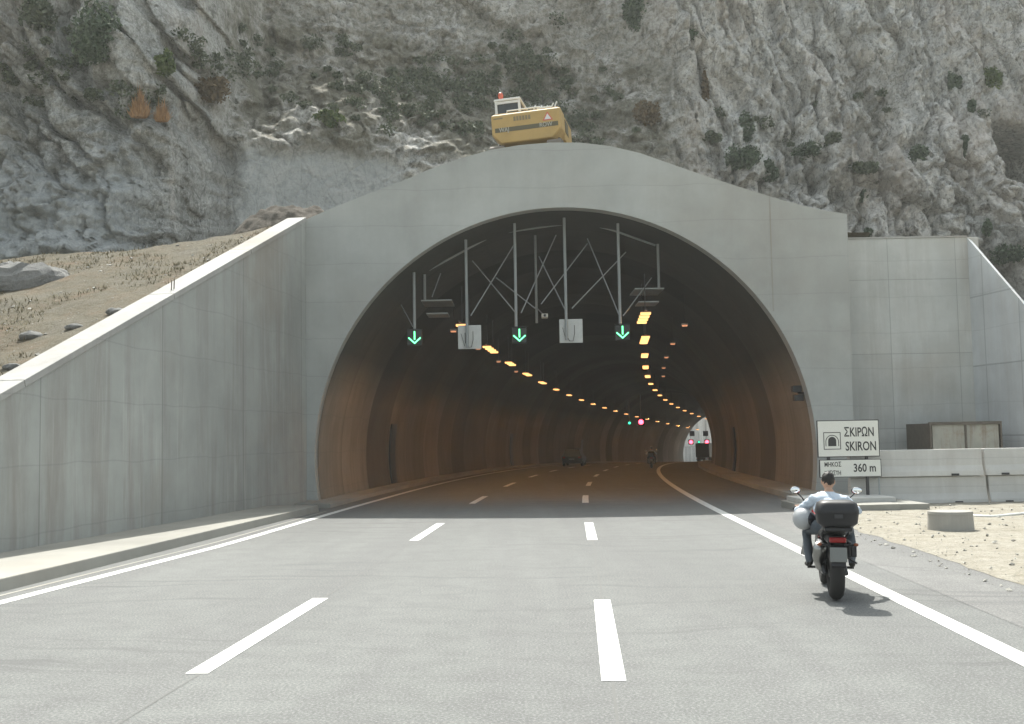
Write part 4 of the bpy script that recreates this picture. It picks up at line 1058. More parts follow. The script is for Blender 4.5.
# scrub covering the gully slope: one mass
r = np.random.default_rng(5); cents = []; rads = []
tries = 0
zones = [(470, 90, 70, 34), (530, 70, 40, 40), (400, 84, 60, 22), (370, 100, 55, 26), (560, 120, 30, 20), (440, 120, 60, 22), (340, 45, 50, 12), (240, 60, 60, 30), (110, 95, 60, 25), (760, 140, 60, 30), (690, 120, 50, 30), (590, 100, 40, 30), (900, 120, 80, 50), (40, 60, 40, 50)]
wts = np.array([2.2, 2.6, 1.8, 1.3, 1.2, 1.0, .5, 0.9, 0.7, .35, .3, .3, .35, .7]); wts /= wts.sum()
while len(cents) < 300 and tries < 4000:
    tries += 1; z_ = zones[r.choice(len(zones), p=wts)]
    px, py = z_[0] + r.normal() * z_[2] * 0.5, z_[1] + r.normal() * z_[3] * 0.5
    p_ = on_cliff(px, py)
    if p_ is None: continue
    s_ = 0.22 + 0.55 * r.random() ** 1.7
    cents.append((p_.x, p_.y - 0.1, p_.z + 0.1)); rads.append((s_ * 1.2, s_ * 0.8, s_ * 0.75))
o = leaves(cents, rads, 40000, 0.10, 6).build('scrub', 'leaf_olive', fix=False); tag(o, kind='stuff')
# dry grass on the bank
r = np.random.default_rng(9); b = MB(); cnt = 0
for _ in range(16000):
    x, y = r.uniform(-34, -7.4), r.uniform(17, 46)
    wx_ = W0.x + wd_.x * ((PY - y) / (-wd_.y))
    if x > wx_ - 0.9 and y < 38: continue
    nn = fbm(np.array([x / 2.6]), np.array([y / 2.6]), 3, 77)[0]
    if nn < 0.02: continue
    z = bank_z(x, y)
    if z <= 0: continue
    for _k in range(5):
        a = r.random() * 6.283; l_ = 0.05 + 0.13 * r.random() ** 1.5; w_ = 0.014
        q = Vector((x + r.normal() * 0.1, y + r.normal() * 0.1, z - 0.02)); tip = q + Vector((math.cos(a) * l_ * 0.7, math.sin(a) * l_ * 0.7, l_ * 0.8)); s_ = Vector((math.sin(a), -math.cos(a), 0)) * w_
        b.add([q - s_, q + s_, tip], [(0, 1, 2)])
o = b.build('dry_grass', 'dry', fix=False); tag(o, kind='stuff')
def pebbles(name, n, place, seed, smin, smax, mat):
    r = np.random.default_rng(seed); b = MB(); k = 0
    while k < n:
        q = place(r)
        if q is None: continue
        k += 1
        s_ = smin + (smax - smin) * r.random() ** 4
        V = [Vector(d) * s_ * (0.6 + 0.6 * r.random()) for d in ((1, 0, 0), (0, 1, 0), (-1, 0, 0), (0, -1, 0), (0.2, 0.1, 0.7), (0, 0, -0.6), (0.7, 0.7, 0.3), (-0.7, 0.6, 0.35))]
        a = r.random() * 6.283; ca, sa = math.cos(a), math.sin(a)
        V = [Vector((v.x * ca - v.y * sa + q[0], v.x * sa + v.y * ca + q[1], v.z + q[2])) for v in V]
        b.add(V, [(0, 6, 4), (6, 1, 4), (1, 7, 4), (7, 2, 4), (2, 3, 4), (3, 0, 4), (0, 6, 5), (6, 1, 5), (1, 7, 5), (7, 2, 5), (2, 3, 5), (3, 0, 5)])
    o = b.build(name, mat); tag(o, kind='stuff'); return o
def place_bank(r):
    x, y = r.uniform(-30, -7.4), r.uniform(18, 45); wx_ = W0.x + wd_.x * ((PY - y) / (-wd_.y))
    if x > wx_ - 0.8 and y < 38: return None
    z = bank_z(x, y); return (x, y, z) if z > 0 else None
def place_lot(r):
    y = r.uniform(9, 31); e_ = rp(y, dirt_edge(y)).x; x = e_ + (-0.35 + 9 * r.random() ** 1.6)
    return (x, y, 0.012 if x < e_ else 0.03 + 0.02 * min(1, x - e_))
MAT['pebble'] = leafmat('pale_stones', (0.20, 0.19, 0.165), (0.42, 0.41, 0.37))
pebbles('bank_gravel', 1500, place_bank, 3, 0.015, 0.08, 'pebble')
pebbles('lot_gravel', 1500, place_lot, 4, 0.008, 0.05, 'pebble')
# boulders on the bank
def rock(pos, rr, seed, mat, label, group=None, name='rock', n=18):
    o = rock_mesh(rr, seed, n).build(name, mat, smooth=False); o.location = pos; tag(o, label, 'rock', group); return o
MAT['pale_rock'] = soil('pale_rock', [(0.24, 0.24, 0.235), (0.32, 0.32, 0.31), (0.36, 0.355, 0.34), (0.17, 0.17, 0.165), (0.46, 0.45, 0.43)], 1.2, 0.25)
p_ = on_bank(14, 284)
p_ = p_ or Vector((-18, 38, 7))
rock(p_ + Vector((-0.3, 0.2, -0.1)), (1.9, 1.1, 0.75), 3, 'pale_rock', 'big pale grey boulder half sunk in the bank at the left edge', n=30)
rlab = [(47, 278, 0.5, 'grey boulder just right of the big pale boulder on the bank'), (116, 313, 0.20, 'small white stone nearest the middle of the coping on the dry bank'), (74, 328, 0.17, 'small white stone on the dry bank, lower left of the coping middle stone'), (12, 368, 0.16, 'small grey stone on the bank close to the coping foot'), (32, 337, 0.22, 'flat grey stone on the bank below the big boulder')]
for k, (px, py, s_, lb) in enumerate(rlab):
    p_ = on_bank(px, py)
    if p_: rock(p_ + Vector((0, 0, s_ * 0.1)), (s_ * 1.3, s_, s_ * 0.5), 20 + k, 'pale_rock', lb, 'loose stones on the bank')

# ------------------------------------------------------------------ excavator above the portal
EY = 41.4
pe = at_y(531, 128, EY)
ex_ = empty('excavator', (pe.x - 0.08, EY + 0.0, pe.z - 1.52), (0, rad(-3.2), rad(-11))); tag(ex_, 'yellow crawler excavator with its counterweight to us, on the fill above the portal', 'excavator')
Wd = 1.36
pr = [(-Wd, 1.36), (-Wd, 2.12), (-Wd + 0.03, 2.18), (Wd - 0.03, 2.18), (Wd, 2.12), (Wd, 1.36), (Wd - 0.35, 0.98), (-Wd + 0.35, 0.98)]
b = MB(); rings = []
for yv, k in ((0.0, 1.0), (0.9, 1.0)): rings.append([Vector((x * k, yv, z)) for x, z in pr])
rings.insert(0, [Vector((x * 0.97, -0.16, 1.40 + (z - 1.40) * 0.93)) for x, z in pr])
b.loft(rings); cw = b.build('counterweight', 'yellow', ex_, bevel=0.04)
MB().box((0.02, -0.168, 1.52), (2.45, 0.012, 0.17)).build('stripe', 'stripe', cw)
# white slanted marks on the stripe and faded lettering
text_mesh('WAJ', 0.24, 'lettering', 'letter_grey', cw, (-1.05, -0.18, 1.44), sx=0.85, bold=0.004)
text_mesh('ROW', 0.24, 'lettering', 'letter_grey', cw, (0.52, -0.18, 1.45), sx=0.85, bold=0.004)
b = MB()
for k in range(6): b.box((-0.42 + 0.115 * k, -0.166, 1.90), (0.085, 0.012, 0.17))
b.build('faded_lettering', 'smudge', cw)
MB().box((-1.06, -0.164, 1.98), (0.36, 0.012, 0.05)).build('maker_plate', 'smudge', cw)
MB().prism([(0.66, 1.68), (1.06, 1.68), (0.86, 2.02)], -0.176, -0.164).build('warning_sign', 'warn_red', cw)
MB().prism([(0.73, 1.72), (0.99, 1.72), (0.86, 1.94)], -0.181, -0.177).build('warning_sign_face', 'cab_white', cw)
b = MB().box((0.55, 1.9, 1.62), (1.6, 2.0, 1.0)).build('engine_house', 'yellow', ex_, bevel=0.04)
MB().box((0.55, 1.4, 1.72), (1.64, 0.8, 0.5)).build('grille', 'stripe', ex_)
MB().box((0.0, 0.5, 2.22), (2.5, 0.8, 0.07)).build('hood', 'yellow_worn', ex_, bevel=0.02)
MB().box((0, 1.7, 1.05), (2.4, 2.6, 0.14)).build('deck', 'dark_metal', ex_)
# handrail
for y in (0.15,):
    MB().tube([(-0.75, y, 2.2), (-0.75, y, 2.34), (0.55, y, 2.34), (0.55, y, 2.2)], 0.025, 6).build('handrail', 'cab_white', ex_)
for k, (x, h) in enumerate(((0.25, 0.3), (0.5, 0.26), (0.72, 0.22), (0.95, 0.3), (1.08, 0.34))):
    MB().tube([(x, 0.4, 2.2), (x + 0.03, 0.4, 2.24 + h * 0.5), (x + 0.1, 0.4, 2.2 + h)], 0.03, 6).build('filler_pipe', 'cab_white', ex_)
MB().box((0.68, 0.45, 2.31), (0.55, 0.35, 0.12)).build('hood_cover', 'cab_white', ex_, bevel=0.02)
MB().cyl((0.62, 0.5, 2.2), (0.62, 0.5, 2.95), 0.012, n=6).build('aerial', 'dark_metal', ex_)
# cab
cab = MB().box((-0.86, 1.9, 1.45), (0.98, 1.7, 0.9)).build('cab', 'cab_white', ex_, bevel=0.03)
for x in (-1.33, -0.40):
    for y in (1.08, 2.72): MB().box((x, y, 2.48), (0.09, 0.09, 1.16)).build('cab_pillar', 'cab_white', cab)
MB().box((-0.865, 1.9, 3.09), (1.06, 1.8, 0.09)).build('cab_roof', 'cab_white', cab, bevel=0.02)
MB().box((-0.865, 1.10, 2.48), (0.84, 0.02, 1.14)).build('rear_window', 'glass', cab)
MB().box((-1.325, 1.9, 2.48), (0.02, 1.5, 1.14)).build('side_window', 'glass', cab)
MB().box((-0.405, 1.9, 2.48), (0.02, 1.5, 1.14)).build('side_window', 'glass', cab)
MB().box((-0.865, 1.06, 2.98), (0.85, 0.04, 0.10)).build('sun_blind', 'cab_white', cab)
bc = MB().cyl((-1.15, 1.25, 3.13), (-1.15, 1.25, 3.22), 0.03, n=8).build('beacon_stem', 'dark_metal', ex_)
MB().ell((-1.15, 1.25, 3.33), (0.11, 0.11, 0.15), 12, 8).build('beacon', 'beacon', bc, smooth=True)
# tracks and boom
for sx in (-1.1, 1.1):
    pr = [(-0.4 + 0.42 * math.cos(t), 0.42 + 0.42 * math.sin(t)) for t in np.linspace(math.pi / 2, math.pi * 1.5, 9)] + [(3.4 + 0.42 * math.cos(t), 0.42 + 0.42 * math.sin(t)) for t in np.linspace(-math.pi / 2, math.pi / 2, 9)]
    tr = MB().prism(pr, sx - 0.28, sx + 0.28, 'YZ').build('track', 'rust_dark', ex_, bevel=0.03)
    for y in (-0.4, 3.4): MB().cyl((sx - 0.3, y, 0.42), (sx + 0.3, y, 0.42), 0.3, n=16).build('sprocket', 'dark_metal', tr)
MB().cyl((0, 1.6, 0.5), (0, 1.6, 1.0), 0.6, n=20).build('turntable', 'dark_metal', ex_)
bo = MB().tube([(0.15, 2.6, 1.3), (0.15, 3.6, 2.0), (0.15, 5.0, 2.1), (0.15, 6.2, 1.5)], [0.22, 0.26, 0.22, 0.16], 6).build('boom', 'yellow', ex_)
MB().tube([(0.15, 6.2, 1.5), (0.15, 6.6, 0.2)], [0.17, 0.12], 6).build('stick', 'yellow', bo)
MB().prism([(6.2, 0.25), (6.9, 0.25), (7.0, -0.3), (6.6, -0.55), (6.2, -0.35)], -0.35, 0.65, 'YZ').build('bucket', 'rust_dark', bo)

# ------------------------------------------------------------------ motorcycle and rider
def build_bike():
    e = empty('motorcycle')
    R0 = 0.325
    def wheel(y, tw):
        wv = MB().torus((0, y, R0), R0 - tw, tw, 'X', 40, 12, 0.95).build('wheel', 'rubber', e, smooth=True)
        wv.name = 'wheel'
        MB().torus((0, y, R0), R0 - tw * 1.95, 0.022, 'X', 32, 8, 2.2).build('rim', 'dark_metal', wv, smooth=True)
        b = MB()
        for k in range(7):
            a = 2 * math.pi * k / 7; b.cyl((0.02, y, R0), (0, y + math.cos(a) * (R0 - tw * 1.9), R0 + math.sin(a) * (R0 - tw * 1.9)), 0.014, n=6)
        b.cyl((-0.08, y, R0), (0.08, y, R0), 0.05, n=14); b.build('spoke', 'dark_metal', wv)
        MB().cyl((0.085, y, R0), (0.092, y, R0), 0.14, n=24).build('brake_disc', 'alloy', wv)
        return wv
    wheel(0, 0.095); wheel(1.52, 0.06)
    # swingarm, shock, engine, frame
    for sx in (-1, 1): MB().tube([(sx * 0.125, 0.0, R0), (sx * 0.125, 0.25, 0.39), (sx * 0.10, 0.52, 0.43)], [0.03, 0.035, 0.045], 8).build('swingarm', 'dark_metal', e, smooth=True)
    MB().box((0, 0.78, 0.50), (0.34, 0.46, 0.40), taper=(0.75, 0.85)).build('engine', 'dark_metal', e, bevel=0.04)
    for sx in (-1, 1): MB().cyl((sx * 0.12, 0.86, 0.48), (sx * 0.34, 0.86, 0.54), 0.085, 0.075, n=16).build('cylinder_head', 'alloy', e, bevel=0.01)
    MB().tube([(0, 0.5, 0.45), (0, 0.55, 0.78), (0, 0.95, 0.92), (0, 1.18, 0.95), (0, 1.12, 0.6), (0, 1.0, 0.3), (0, 0.6, 0.26)], 0.03, 8).build('frame', 'black', e, smooth=True)
    MB().tube([(0.0, 1.0, 0.42), (0.06, 0.85, 0.27), (-0.08, 0.6, 0.26), (-0.16, 0.42, 0.36)], 0.027, 8).build('exhaust_pipe', 'alloy', e, smooth=True)
    MB().tube([(-0.16, 0.42, 0.36), (-0.185, 0.15, 0.52), (-0.195, -0.12, 0.66)], [0.05, 0.082, 0.076], 14).build('silencer', 'chrome', e, smooth=True)
    # tank, seat, tail
    rings = []
    for y, w_, z0, z1 in ((0.68, 0.13, 0.74, 0.90), (0.78, 0.20, 0.72, 1.0), (0.95, 0.235, 0.70, 1.06), (1.1, 0.21, 0.74, 1.04), (1.22, 0.12, 0.80, 0.97)):
        rings.append([Vector((w_ * math.copysign(abs(math.cos(a)) ** 0.7, math.cos(a)), y, (z0 + z1) / 2 + (z1 - z0) / 2 * math.copysign(abs(math.sin(a)) ** 0.8, math.sin(a)))) for a in np.linspace(0, 2 * math.pi, 20, endpoint=False)])
    MB().loft(rings).build('fuel_tank', 'bike_red', e, smooth=True)
    rings = []
    for y, w_, z0, z1 in ((-0.08, 0.11, 0.82, 0.90), (0.08, 0.15, 0.79, 0.91), (0.3, 0.16, 0.75, 0.87), (0.48, 0.17, 0.72, 0.825), (0.68, 0.12, 0.74, 0.85)):
        rings.append([Vector((w_ * math.copysign(abs(math.cos(a)) ** 0.6, math.cos(a)), y, (z0 + z1) / 2 + (z1 - z0) / 2 * math.copysign(abs(math.sin(a)) ** 0.7, math.sin(a)))) for a in np.linspace(0, 2 * math.pi, 20, endpoint=False)])
    MB().loft(rings).build('seat', 'seat', e, smooth=True)
    MB().box((0, -0.02, 0.76), (0.24, 0.52, 0.10), taper=(0.8, 0.95)).build('tail_fairing', 'black', e, bevel=0.03)
    for sx in (-1, 1):
        MB().tube([(sx * 0.12, 0.35, 0.70), (sx * 0.17, 0.0, 0.82), (sx * 0.15, -0.15, 0.885), (sx * 0.15, -0.4, 0.885)], 0.014, 6).build('rack_rail', 'dark_metal', e, smooth=True)
        MB().box((sx * 0.17, 0.18, 0.62), (0.06, 0.42, 0.2)).build('side_panel', 'bike_grey' if sx < 0 else 'black', e, bevel=0.025)
    MB().box((0, -0.24, 0.90), (0.32, 0.42, 0.04)).build('luggage_rack', 'black', e, bevel=0.008)
    # top case
    rings = []
    for z, wx_, dy in ((0.930, 0.186, 0.18), (0.973, 0.237, 0.205), (1.081, 0.251, 0.215), (1.087, 0.256, 0.22), (1.135, 0.253, 0.215), (1.211, 0.233, 0.19), (1.243, 0.177, 0.14)):
        rings.append([Vector((wx_ * math.copysign(abs(math.cos(a)) ** 0.45, math.cos(a)), -0.27 + dy * math.copysign(abs(math.sin(a)) ** 0.5, math.sin(a)), z)) for a in np.linspace(0, 2 * math.pi, 36, endpoint=False)])
    tc = MB().loft(rings).build('top_case', 'black', e, smooth=True)
    MB().box((0, -0.492, 1.06), (0.10, 0.02, 0.05)).build('latch', 'dark_metal', tc, bevel=0.005)
    # rear mudguard, lamp, plate, indicators
    MB().loft([[Vector((sx * 0.085, y, z)) for sx in (-1, 1)] + [Vector((sx * 0.08, y + 0.015, z - 0.02)) for sx in (1, -1)] for y, z in ((0.1, 0.72), (-0.14, 0.74), (-0.30, 0.68), (-0.38, 0.55), (-0.41, 0.46))]).build('rear_mudguard', 'black', e)
    MB().box((0, -0.315, 0.765), (0.20, 0.06, 0.065)).build('tail_light', 'tail_red', e, bevel=0.015)
    MB().box((0, -0.40, 0.595), (0.20, 0.012, 0.175), Matrix.Rotation(rad(-12), 3, 'X')).build('number_plate', 'plate', e, bevel=0.004)
    for sx in (-1, 1):
        s1 = MB().cyl((sx * 0.08, -0.30, 0.70), (sx * 0.20, -0.30, 0.71), 0.012, n=8).build('indicator_stalk', 'black', e)
        MB().ell((sx * 0.215, -0.31, 0.71), (0.03, 0.025, 0.022), 12, 8).build('indicator', 'amber', s1, smooth=True)
    MB().box((0.19, -0.28, 0.63), (0.06, 0.10, 0.14)).build('rear_bracket', 'black', e, bevel=0.01)
    # front end
    for sx in (-1, 1): MB().tube([(sx * 0.1, 1.52, R0), (sx * 0.1, 1.28, 0.82), (sx * 0.1, 1.16, 1.06)], [0.03, 0.027, 0.024], 10).build('fork', 'alloy', e, smooth=True)
    hb = MB().tube([(-0.40, 1.0, 1.06), (-0.22, 1.09, 1.10), (-0.08, 1.15, 1.09), (0.08, 1.15, 1.09), (0.22, 1.09, 1.10), (0.40, 1.0, 1.06)], 0.013, 8).build('handlebar', 'black', e, smooth=True)
    for sx in (-1, 1):
        MB().cyl((sx * 0.30, 1.05, 1.082), (sx * 0.43, 0.985, 1.053), 0.02, n=10).build('grip', 'rubber', hb)
        ms = MB().tube([(sx * 0.25, 1.08, 1.10), (sx * 0.31, 1.09, 1.2), (sx * 0.38, 1.07, 1.27)], 0.009, 6).build('mirror_arm', 'black', e, smooth=True)
        MB().ell((sx * 0.40, 1.07, 1.30), (0.075, 0.022, 0.05), 16, 8).build('mirror_shell', 'black', ms, smooth=True)
        MB().ell((sx * 0.40, 1.052, 1.30), (0.066, 0.010, 0.043), 16, 8).build('mirror_glass', 'mirror', ms, smooth=True)
        MB().cyl((sx * 0.17, 0.62, 0.33), (sx * 0.29, 0.62, 0.33), 0.016, n=8).build('foot_peg', 'rubber', e)
        MB().tube([(sx * 0.29, 0.30, 0.42), (sx * 0.16, 0.42, 0.50)], 0.014, 6).build('pillion_peg', 'dark_metal', e)
    rings = []
    for y, w_, z0, z1 in ((1.16, 0.20, 0.84, 1.1), (1.32, 0.17, 0.82, 1.1), (1.46, 0.09, 0.84, 1.0)):
        rings.append([Vector((w_ * math.cos(a), y, (z0 + z1) / 2 + (z1 - z0) / 2 * math.sin(a))) for a in np.linspace(0, 2 * math.pi, 16, endpoint=False)])
    MB().loft(rings).build('front_fairing', 'bike_red', e, smooth=True)
    MB().ell((0, 1.45, 0.92), (0.085, 0.03, 0.07), 16, 8).build('headlight', 'chrome', e, smooth=True)
    MB().loft([[Vector((x, y, z)), Vector((x, y + 0.006, z))] for x, y, z in ((-0.16, 1.26, 1.08), (-0.1, 1.30, 1.2), (0, 1.32, 1.25), (0.1, 1.30, 1.2), (0.16, 1.26, 1.08))], True, True).build('windscreen', 'glass', e)
    MB().loft([[Vector((sx * 0.07, 1.52 + 0.36 * math.cos(a), R0 + 0.36 * math.sin(a))) for sx in (-1, 1)] + [Vector((sx * 0.07, 1.52 + 0.345 * math.cos(a), R0 + 0.345 * math.sin(a))) for sx in (1, -1)] for a in np.linspace(rad(40), rad(140), 8)]).build('front_mudguard', 'bike_red', e)
    return e
BONES = []
def build_rider():
    J = {}; rad_ = {}
    def j(n, p, r): J[n] = Vector(p); rad_[n] = r
    j('pel', (0, 0.40, 0.885), (0.155, 0.12)); j('sp', (0, 0.455, 1.01), (0.15, 0.11)); j('ch', (0, 0.555, 1.14), (0.185, 0.12)); j('ub', (0, 0.62, 1.225), (0.16, 0.10)); j('nb', (0, 0.67, 1.285), (0.065, 0.062)); j('hd0', (0, 0.705, 1.355), (0.06, 0.06))
    for sx, q in ((-1, 'L'), (1, 'R')):
        j('sh' + q, (sx * 0.20, 0.62, 1.205), (0.074, 0.072))
        j('el' + q, (sx * 0.395, 0.74, 1.03), (0.05, 0.05)); j('wr' + q, (sx * 0.375, 0.93, 1.07), (0.034, 0.034)); j('ha' + q, (sx * 0.37, 1.0, 1.085), (0.036, 0.026))
        j('hp' + q, (sx * 0.11, 0.43, 0.865), (0.115, 0.11)); j('th' + q, (sx * 0.20, 0.68, 0.83), (0.095, 0.095)); j('kn' + q, (sx * 0.275, 0.88, 0.775), (0.07, 0.072)); j('cf' + q, (sx * 0.275, 0.74, 0.585), (0.062, 0.064)); j('an' + q, (sx * 0.26, 0.60, 0.41), (0.046, 0.05)); j('he' + q, (sx * 0.265, 0.57, 0.365), (0.042, 0.04)); j('to' + q, (sx * 0.29, 0.76, 0.365), (0.042, 0.03))
    ed = [('pel', 'sp', 1), ('sp', 'ch', 1), ('ch', 'ub', 1), ('ub', 'nb', 1), ('nb', 'hd0', 0)]
    for q in 'LR':
        ed += [('ub', 'sh' + q, 1), ('sh' + q, 'el' + q, 1), ('el' + q, 'wr' + q, 0), ('wr' + q, 'ha' + q, 0), ('pel', 'hp' + q, 2), ('hp' + q, 'th' + q, 2), ('th' + q, 'kn' + q, 2), ('kn' + q, 'cf' + q, 2), ('cf' + q, 'an' + q, 2), ('an' + q, 'he' + q, 3), ('he' + q, 'to' + q, 3)]
    names = list(J); idx = {n: i for i, n in enumerate(names)}
    me = bpy.data.meshes.new('body'); me.from_pydata([J[n] for n in names], [(idx[a], idx[b_]) for a, b_, _ in ed], [])
    o = bpy.data.objects.new('body', me); COL.objects.link(o)
    o.modifiers.new('skin', 'SKIN')
    sv = me.skin_vertices[0].data
    for n in names: sv[idx[n]].radius = rad_[n]
    sv[idx['pel']].use_root = True
    sb = o.modifiers.new('s', 'SUBSURF'); sb.levels = 2; sb.render_levels = 2
    bpy.context.view_layer.update()
    m1 = bpy.data.meshes.new_from_object(o.evaluated_get(bpy.context.evaluated_depsgraph_get()))
    bpy.data.objects.remove(o)
    bm = bmesh.new(); bm.from_mesh(m1)
    hc = Vector((0, 0.735, 1.435))
    b = MB(); b.ell(hc, (0.078, 0.098, 0.118), 20, 14); b.ell(hc + Vector((0, 0.03, -0.06)), (0.058, 0.07, 0.065), 16, 10)
    b.ell(hc + Vector((0, 0.108, -0.015)), (0.014, 0.022, 0.026), 8, 6)
    for sx in (-1, 1):
        b.ell(hc + Vector((sx * 0.082, 0.0, -0.008)), (0.012, 0.024, 0.034), 10, 8)
        # fingers closed on the grip and a thumb
        for k in range(4):
            base = Vector((sx * (0.345 + 0.021 * k), 1.0 - 0.008 * k, 1.095)); ln_ = (0.92, 1.0, 0.95, 0.78)[k]
            b.tube([base, base + Vector((0, 0.035 * ln_, 0.006)), base + Vector((0, 0.05 * ln_, -0.02)), base + Vector((0, 0.025, -0.045 * ln_))], [0.011, 0.010, 0.0095, 0.008], 8)
        b.tube([(sx * 0.345, 0.975, 1.08), (sx * 0.325, 0.99, 1.055), (sx * 0.335, 1.02, 1.04)], [0.013, 0.011, 0.009], 8)
    # shirt bulk
    b.ell((0, 0.44, 0.99), (0.19, 0.13, 0.12), 20, 12); b.ell((0, 0.51, 1.09), (0.215, 0.135, 0.13), 20, 12)
    b.ell((0, 0.685, 1.275), (0.082, 0.07, 0.035), 14, 8)
    m2 = bpy.data.meshes.new('t'); m2.from_pydata(b.v, [], b.f); bm.from_mesh(m2)
    mm = bpy.data.meshes.new('person'); bm.to_mesh(mm); bm.free()
    o = bpy.data.objects.new('tmp', mm); COL.objects.link(o)
    rm = o.modifiers.new('r', 'REMESH'); rm.mode = 'VOXEL'; rm.voxel_size = 0.0085
    sm = o.modifiers.new('sm', 'SMOOTH'); sm.factor = 0.5; sm.iterations = 2
    bpy.context.view_layer.update()
    m3 = bpy.data.meshes.new_from_object(o.evaluated_get(bpy.context.evaluated_depsgraph_get()))
    bpy.data.objects.remove(o)
    # cloth folds, only on shirt and trousers
    co = np.empty(len(m3.vertices) * 3); m3.vertices.foreach_get('co', co); co = co.reshape(-1, 3)
    no = np.array([v.normal for v in m3.vertices])
    segs_ = np.array([(J[a], J[b_]) for a, b_, _ in ed]); cls = np.array([k for _, _, k in ed])
    rr_ = np.array([max(rad_[a][0], rad_[b_][0]) for a, b_, _ in ed])
    def classify(P):
        best = np.full(len(P), 9e9); out = np.zeros(len(P), int)
        for (a, c_), k, rr in zip(segs_, cls, rr_):
            d = c_ - a; t = np.clip(((P - a) @ d) / (d @ d), 0, 1); dist = np.linalg.norm(P - (a + t[:, None] * d), axis=1) - rr * 0.8
            s_ = dist < best; best[s_] = dist[s_]; out[s_] = k
        out[(P[:, 2] > 1.305)] = 0
        out[(P[:, 2] < 0.93) & (out == 1)] = 2
        # sleeve reaches a little past the elbow
        for q in 'LR':
            d = np.linalg.norm(P - np.array(J['el' + q]), axis=1); out[(d < 0.085) & (out == 0)] = 1
        return out
    vc = classify(co)
    fold = fbm(co[:, 0] * 16 + co[:, 1] * 9, co[:, 2] * 14 - co[:, 1] * 8, 3, 3)
    amp = np.where(vc == 1, 0.024, np.where(vc == 2, 0.011, 0.0))
    co = co + no * (fold * amp)[:, None]
    m3.vertices.foreach_set('co', co.ravel())
    fc = np.array([p_.center for p_ in m3.polygons])
    m3.materials.clear()
    for k in ('skin', 'shirt', 'jeans', 'shoe'): m3.materials.append(MAT[k])
    m3.polygons.foreach_set('material_index', classify(fc).astype(np.int32)); m3.polygons.foreach_set('use_smooth', [True] * len(m3.polygons))
    m3.update(); m3.name = 'person'
    p_ = bpy.data.objects.new('person', m3); COL.objects.link(p_)
    # hair cap
    b = MB(); b.ell(hc + Vector((0, -0.012, 0.022)), (0.083, 0.098, 0.106), 30, 22)
    A = np.array(b.v); keep = []
    d = A - np.array(hc)
    front = (d[:, 1] > 0.045) & (d[:, 2] < 0.06); low = d[:, 2] < -0.06
    A = A + 0.012 * fbm(A[:, 0] * 45, A[:, 2] * 45 + A[:, 1] * 30, 3, 8)[:, None] * (d / (np.linalg.norm(d, axis=1)[:, None] + 1e-6))
    b.v = [tuple(v) for v in A]; bad = set(np.where(front | low)[0].tolist())
    b.f = [f_ for f_ in b.f if not any(i in bad for i in f_)]; b.mi = [0] * len(b.f)
    b.build('hair', 'hair', p_, smooth=True, fix=False)
    b = MB()
    for sx in (-1, 1): 
        MB().ell(hc + Vector((sx * 0.03, 0.09, 0.0)), (0.011, 0.008, 0.008), 8, 6).build('eye', 'black', p_, smooth=True)
    MB().ell(hc + Vector((0, 0.098, -0.062)), (0.022, 0.006, 0.006), 8, 6).build('mouth', 'warn_red', p_, smooth=True)
    return p_
bike = build_bike(); rider = build_rider()
c0 = at_z(840, 602, 0)
BANG = rad(-10.5)
bike.location = (c0.x, c0.y + 0.16, 0.003); bike.rotation_euler = (0, rad(1.0), BANG)
rider.location = bike.location; rider.rotation_euler = bike.rotation_euler
tag(bike, 'dark touring motorcycle with black top case riding on the right edge line', 'motorcycle', 'motorcycles heading into the tunnel')
tag(rider, 'bareheaded rider in pale blue shirt and jeans on the near motorcycle', 'person', 'riders heading into the tunnel')
hm = empty('helmet'); tag(hm, 'pale silver helmet hung on the near rider left forearm', 'helmet')
MB().ell((0, 0, 0), (0.135, 0.165, 0.145), 24, 16).build('shell', 'helmet', hm, smooth=True)
MB().ell((0.045, -0.05, 0.02), (0.115, 0.125, 0.10), 20, 12).build('opening', 'visor', hm, smooth=True)
MB().tube([(0.05, 0.05, 0.08), (0.09, 0.08, 0.15), (0.09, 0.1, 0.16)], 0.012, 6).build('strap', 'black', hm)
hm.matrix_world = bike.matrix_world
Mb = Matrix.Translation(bike.location) @ bike.rotation_euler.to_matrix().to_4x4()
hm.location = Mb @ Vector((-0.33, 0.66, 0.95)); hm.rotation_euler = (rad(14), rad(10), rad(8))

y2 = 82.0
b2 = copy_tree(bike); r2 = copy_tree(rider)
p2 = rp(y2, 3.7, 0); ang2 = -math.atan(hd(y2))
for o in (b2, r2): o.location = p2 + Vector((0, 0, 0.004)); o.rotation_euler = (0, 0, ang2)
tag(b2, 'distant motorcycle, a tiny dark shape by the edge line deep in the tunnel', 'motorcycle', 'motorcycles heading into the tunnel')
tag(r2, 'tiny dark rider on the distant motorcycle deep inside the tunnel', 'person', 'riders heading into the tunnel')

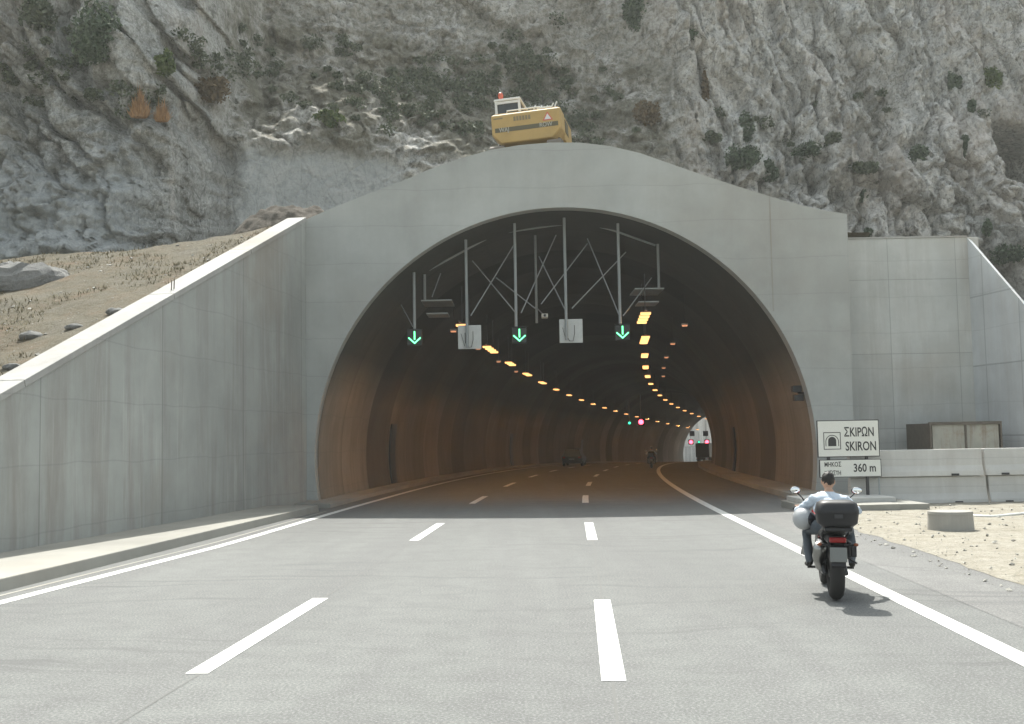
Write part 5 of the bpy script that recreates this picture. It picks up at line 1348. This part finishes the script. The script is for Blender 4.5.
# ------------------------------------------------------------------ dark car and lorry in the tunnel
y3 = 96.0; p3 = rp(y3, -3.7, 0); car = empty('car', p3, (0, 0, -math.atan(hd(y3)))); tag(car, 'dark car seen from behind in the left lane inside the tunnel', 'car')
def ring(y, w0, w1, z0, z1, z2, wt): return [Vector(v) for v in ((-w0, y, z0), (-w1, y, z0 + 0.25), (-w1, y, z1), (-wt, y, z2), (wt, y, z2), (w1, y, z1), (w1, y, z0 + 0.25), (w0, y, z0))]
MB().loft([ring(-0.02, .78, .84, .34, .78, .86, .78), ring(0.15, .82, .9, .26, .88, .95, .84), ring(2.6, .84, .91, .24, .86, .93, .84), ring(3.0, .84, .91, .24, .84, .92, .82), ring(4.1, .8, .86, .26, .74, .82, .7), ring(4.3, .72, .78, .32, .6, .68, .6)]).build('body', 'car_paint', car, bevel=0.03)
MB().loft([[Vector(v) for v in ((-.78, .12, .94), (.78, .12, .94), (.82, 3.0, .92), (-.82, 3.0, .92))], [Vector(v) for v in ((-.62, .42, 1.50), (.62, .42, 1.50), (.62, 1.9, 1.52), (-.62, 1.9, 1.52))]]).build('cabin', 'car_paint', car, bevel=0.04)
MB().add([(-.64, .175, 1.0), (.64, .175, 1.0), (.55, .385, 1.43), (-.55, .385, 1.43)], [(0, 1, 2, 3)]).build('rear_window', 'glass', car, fix=False)
for sx in (-1, 1):
    MB().box((sx * .68, -0.02, .78), (.22, .05, .14)).build('tail_light', 'tail_red', car, bevel=.01)
    for y in (.8, 3.4):
        wv = MB().torus((sx * .80, y, .31), .22, .09, 'X', 24, 8).build('wheel', 'rubber', car, smooth=True)
        MB().cyl((sx * .76, y, .31), (sx * .86, y, .31), .16, n=16).build('rim', 'alloy', wv)
MB().box((0, -0.04, .40), (1.6, .12, .16)).build('bumper', 'black', car, bevel=.03)
MB().box((0, -0.03, .64), (.5, .02, .11)).build('number_plate', 'plate', car)

y4 = 196.0; lor = empty('lorry', rp(y4, -1.3, 0), (0, 0, -math.atan(hd(y4)))); tag(lor, 'dark lorry silhouetted against the bright far tunnel exit', 'lorry')
MB().box((0, 3.2, 2.15), (2.45, 6.4, 2.5)).build('cargo_box', 'truck_dark', lor, bevel=.04)
MB().box((0, 7.6, 1.7), (2.3, 1.9, 2.3), taper=(.9, .85)).build('cab', 'truck_dark', lor, bevel=.06)
MB().box((0, 4, .75), (1.0, 8.2, .25)).build('chassis', 'dark_metal', lor)
MB().box((0, 0.05, .55), (2.3, .1, .14)).build('bumper', 'black', lor)
for sx in (-1, 1):
    for y in (1.4, 2.6, 7.5): MB().cyl((sx * .85, y, .5), (sx * 1.2, y, .5), .5, n=20).build('wheel', 'rubber', lor, bevel=.05)
    MB().box((sx * .95, -0.02, .72), (.3, .05, .12)).build('tail_light', 'tail_red', lor)

# ------------------------------------------------------------------ thin volume added to veil the view and lift its dark tones
HZ = bpy.data.materials.new('veil_volume'); HZ.use_nodes = True
t_ = HZ.node_tree; t_.nodes.clear(); pv = t_.nodes.new('ShaderNodeVolumePrincipled'); ou = t_.nodes.new('ShaderNodeOutputMaterial')
pv.inputs['Color'].default_value = (0.92, 0.96, 0.93, 1); pv.inputs['Density'].default_value = 0.0006; pv.inputs['Anisotropy'].default_value = 0.2
t_.links.new(pv.outputs[0], ou.inputs['Volume']); MAT['veil_haze'] = HZ
hz_ = MB().box((0, 0, 20), (4200, 5400, 64)).build('veil_haze', 'veil_haze'); tag(hz_, kind='stuff')
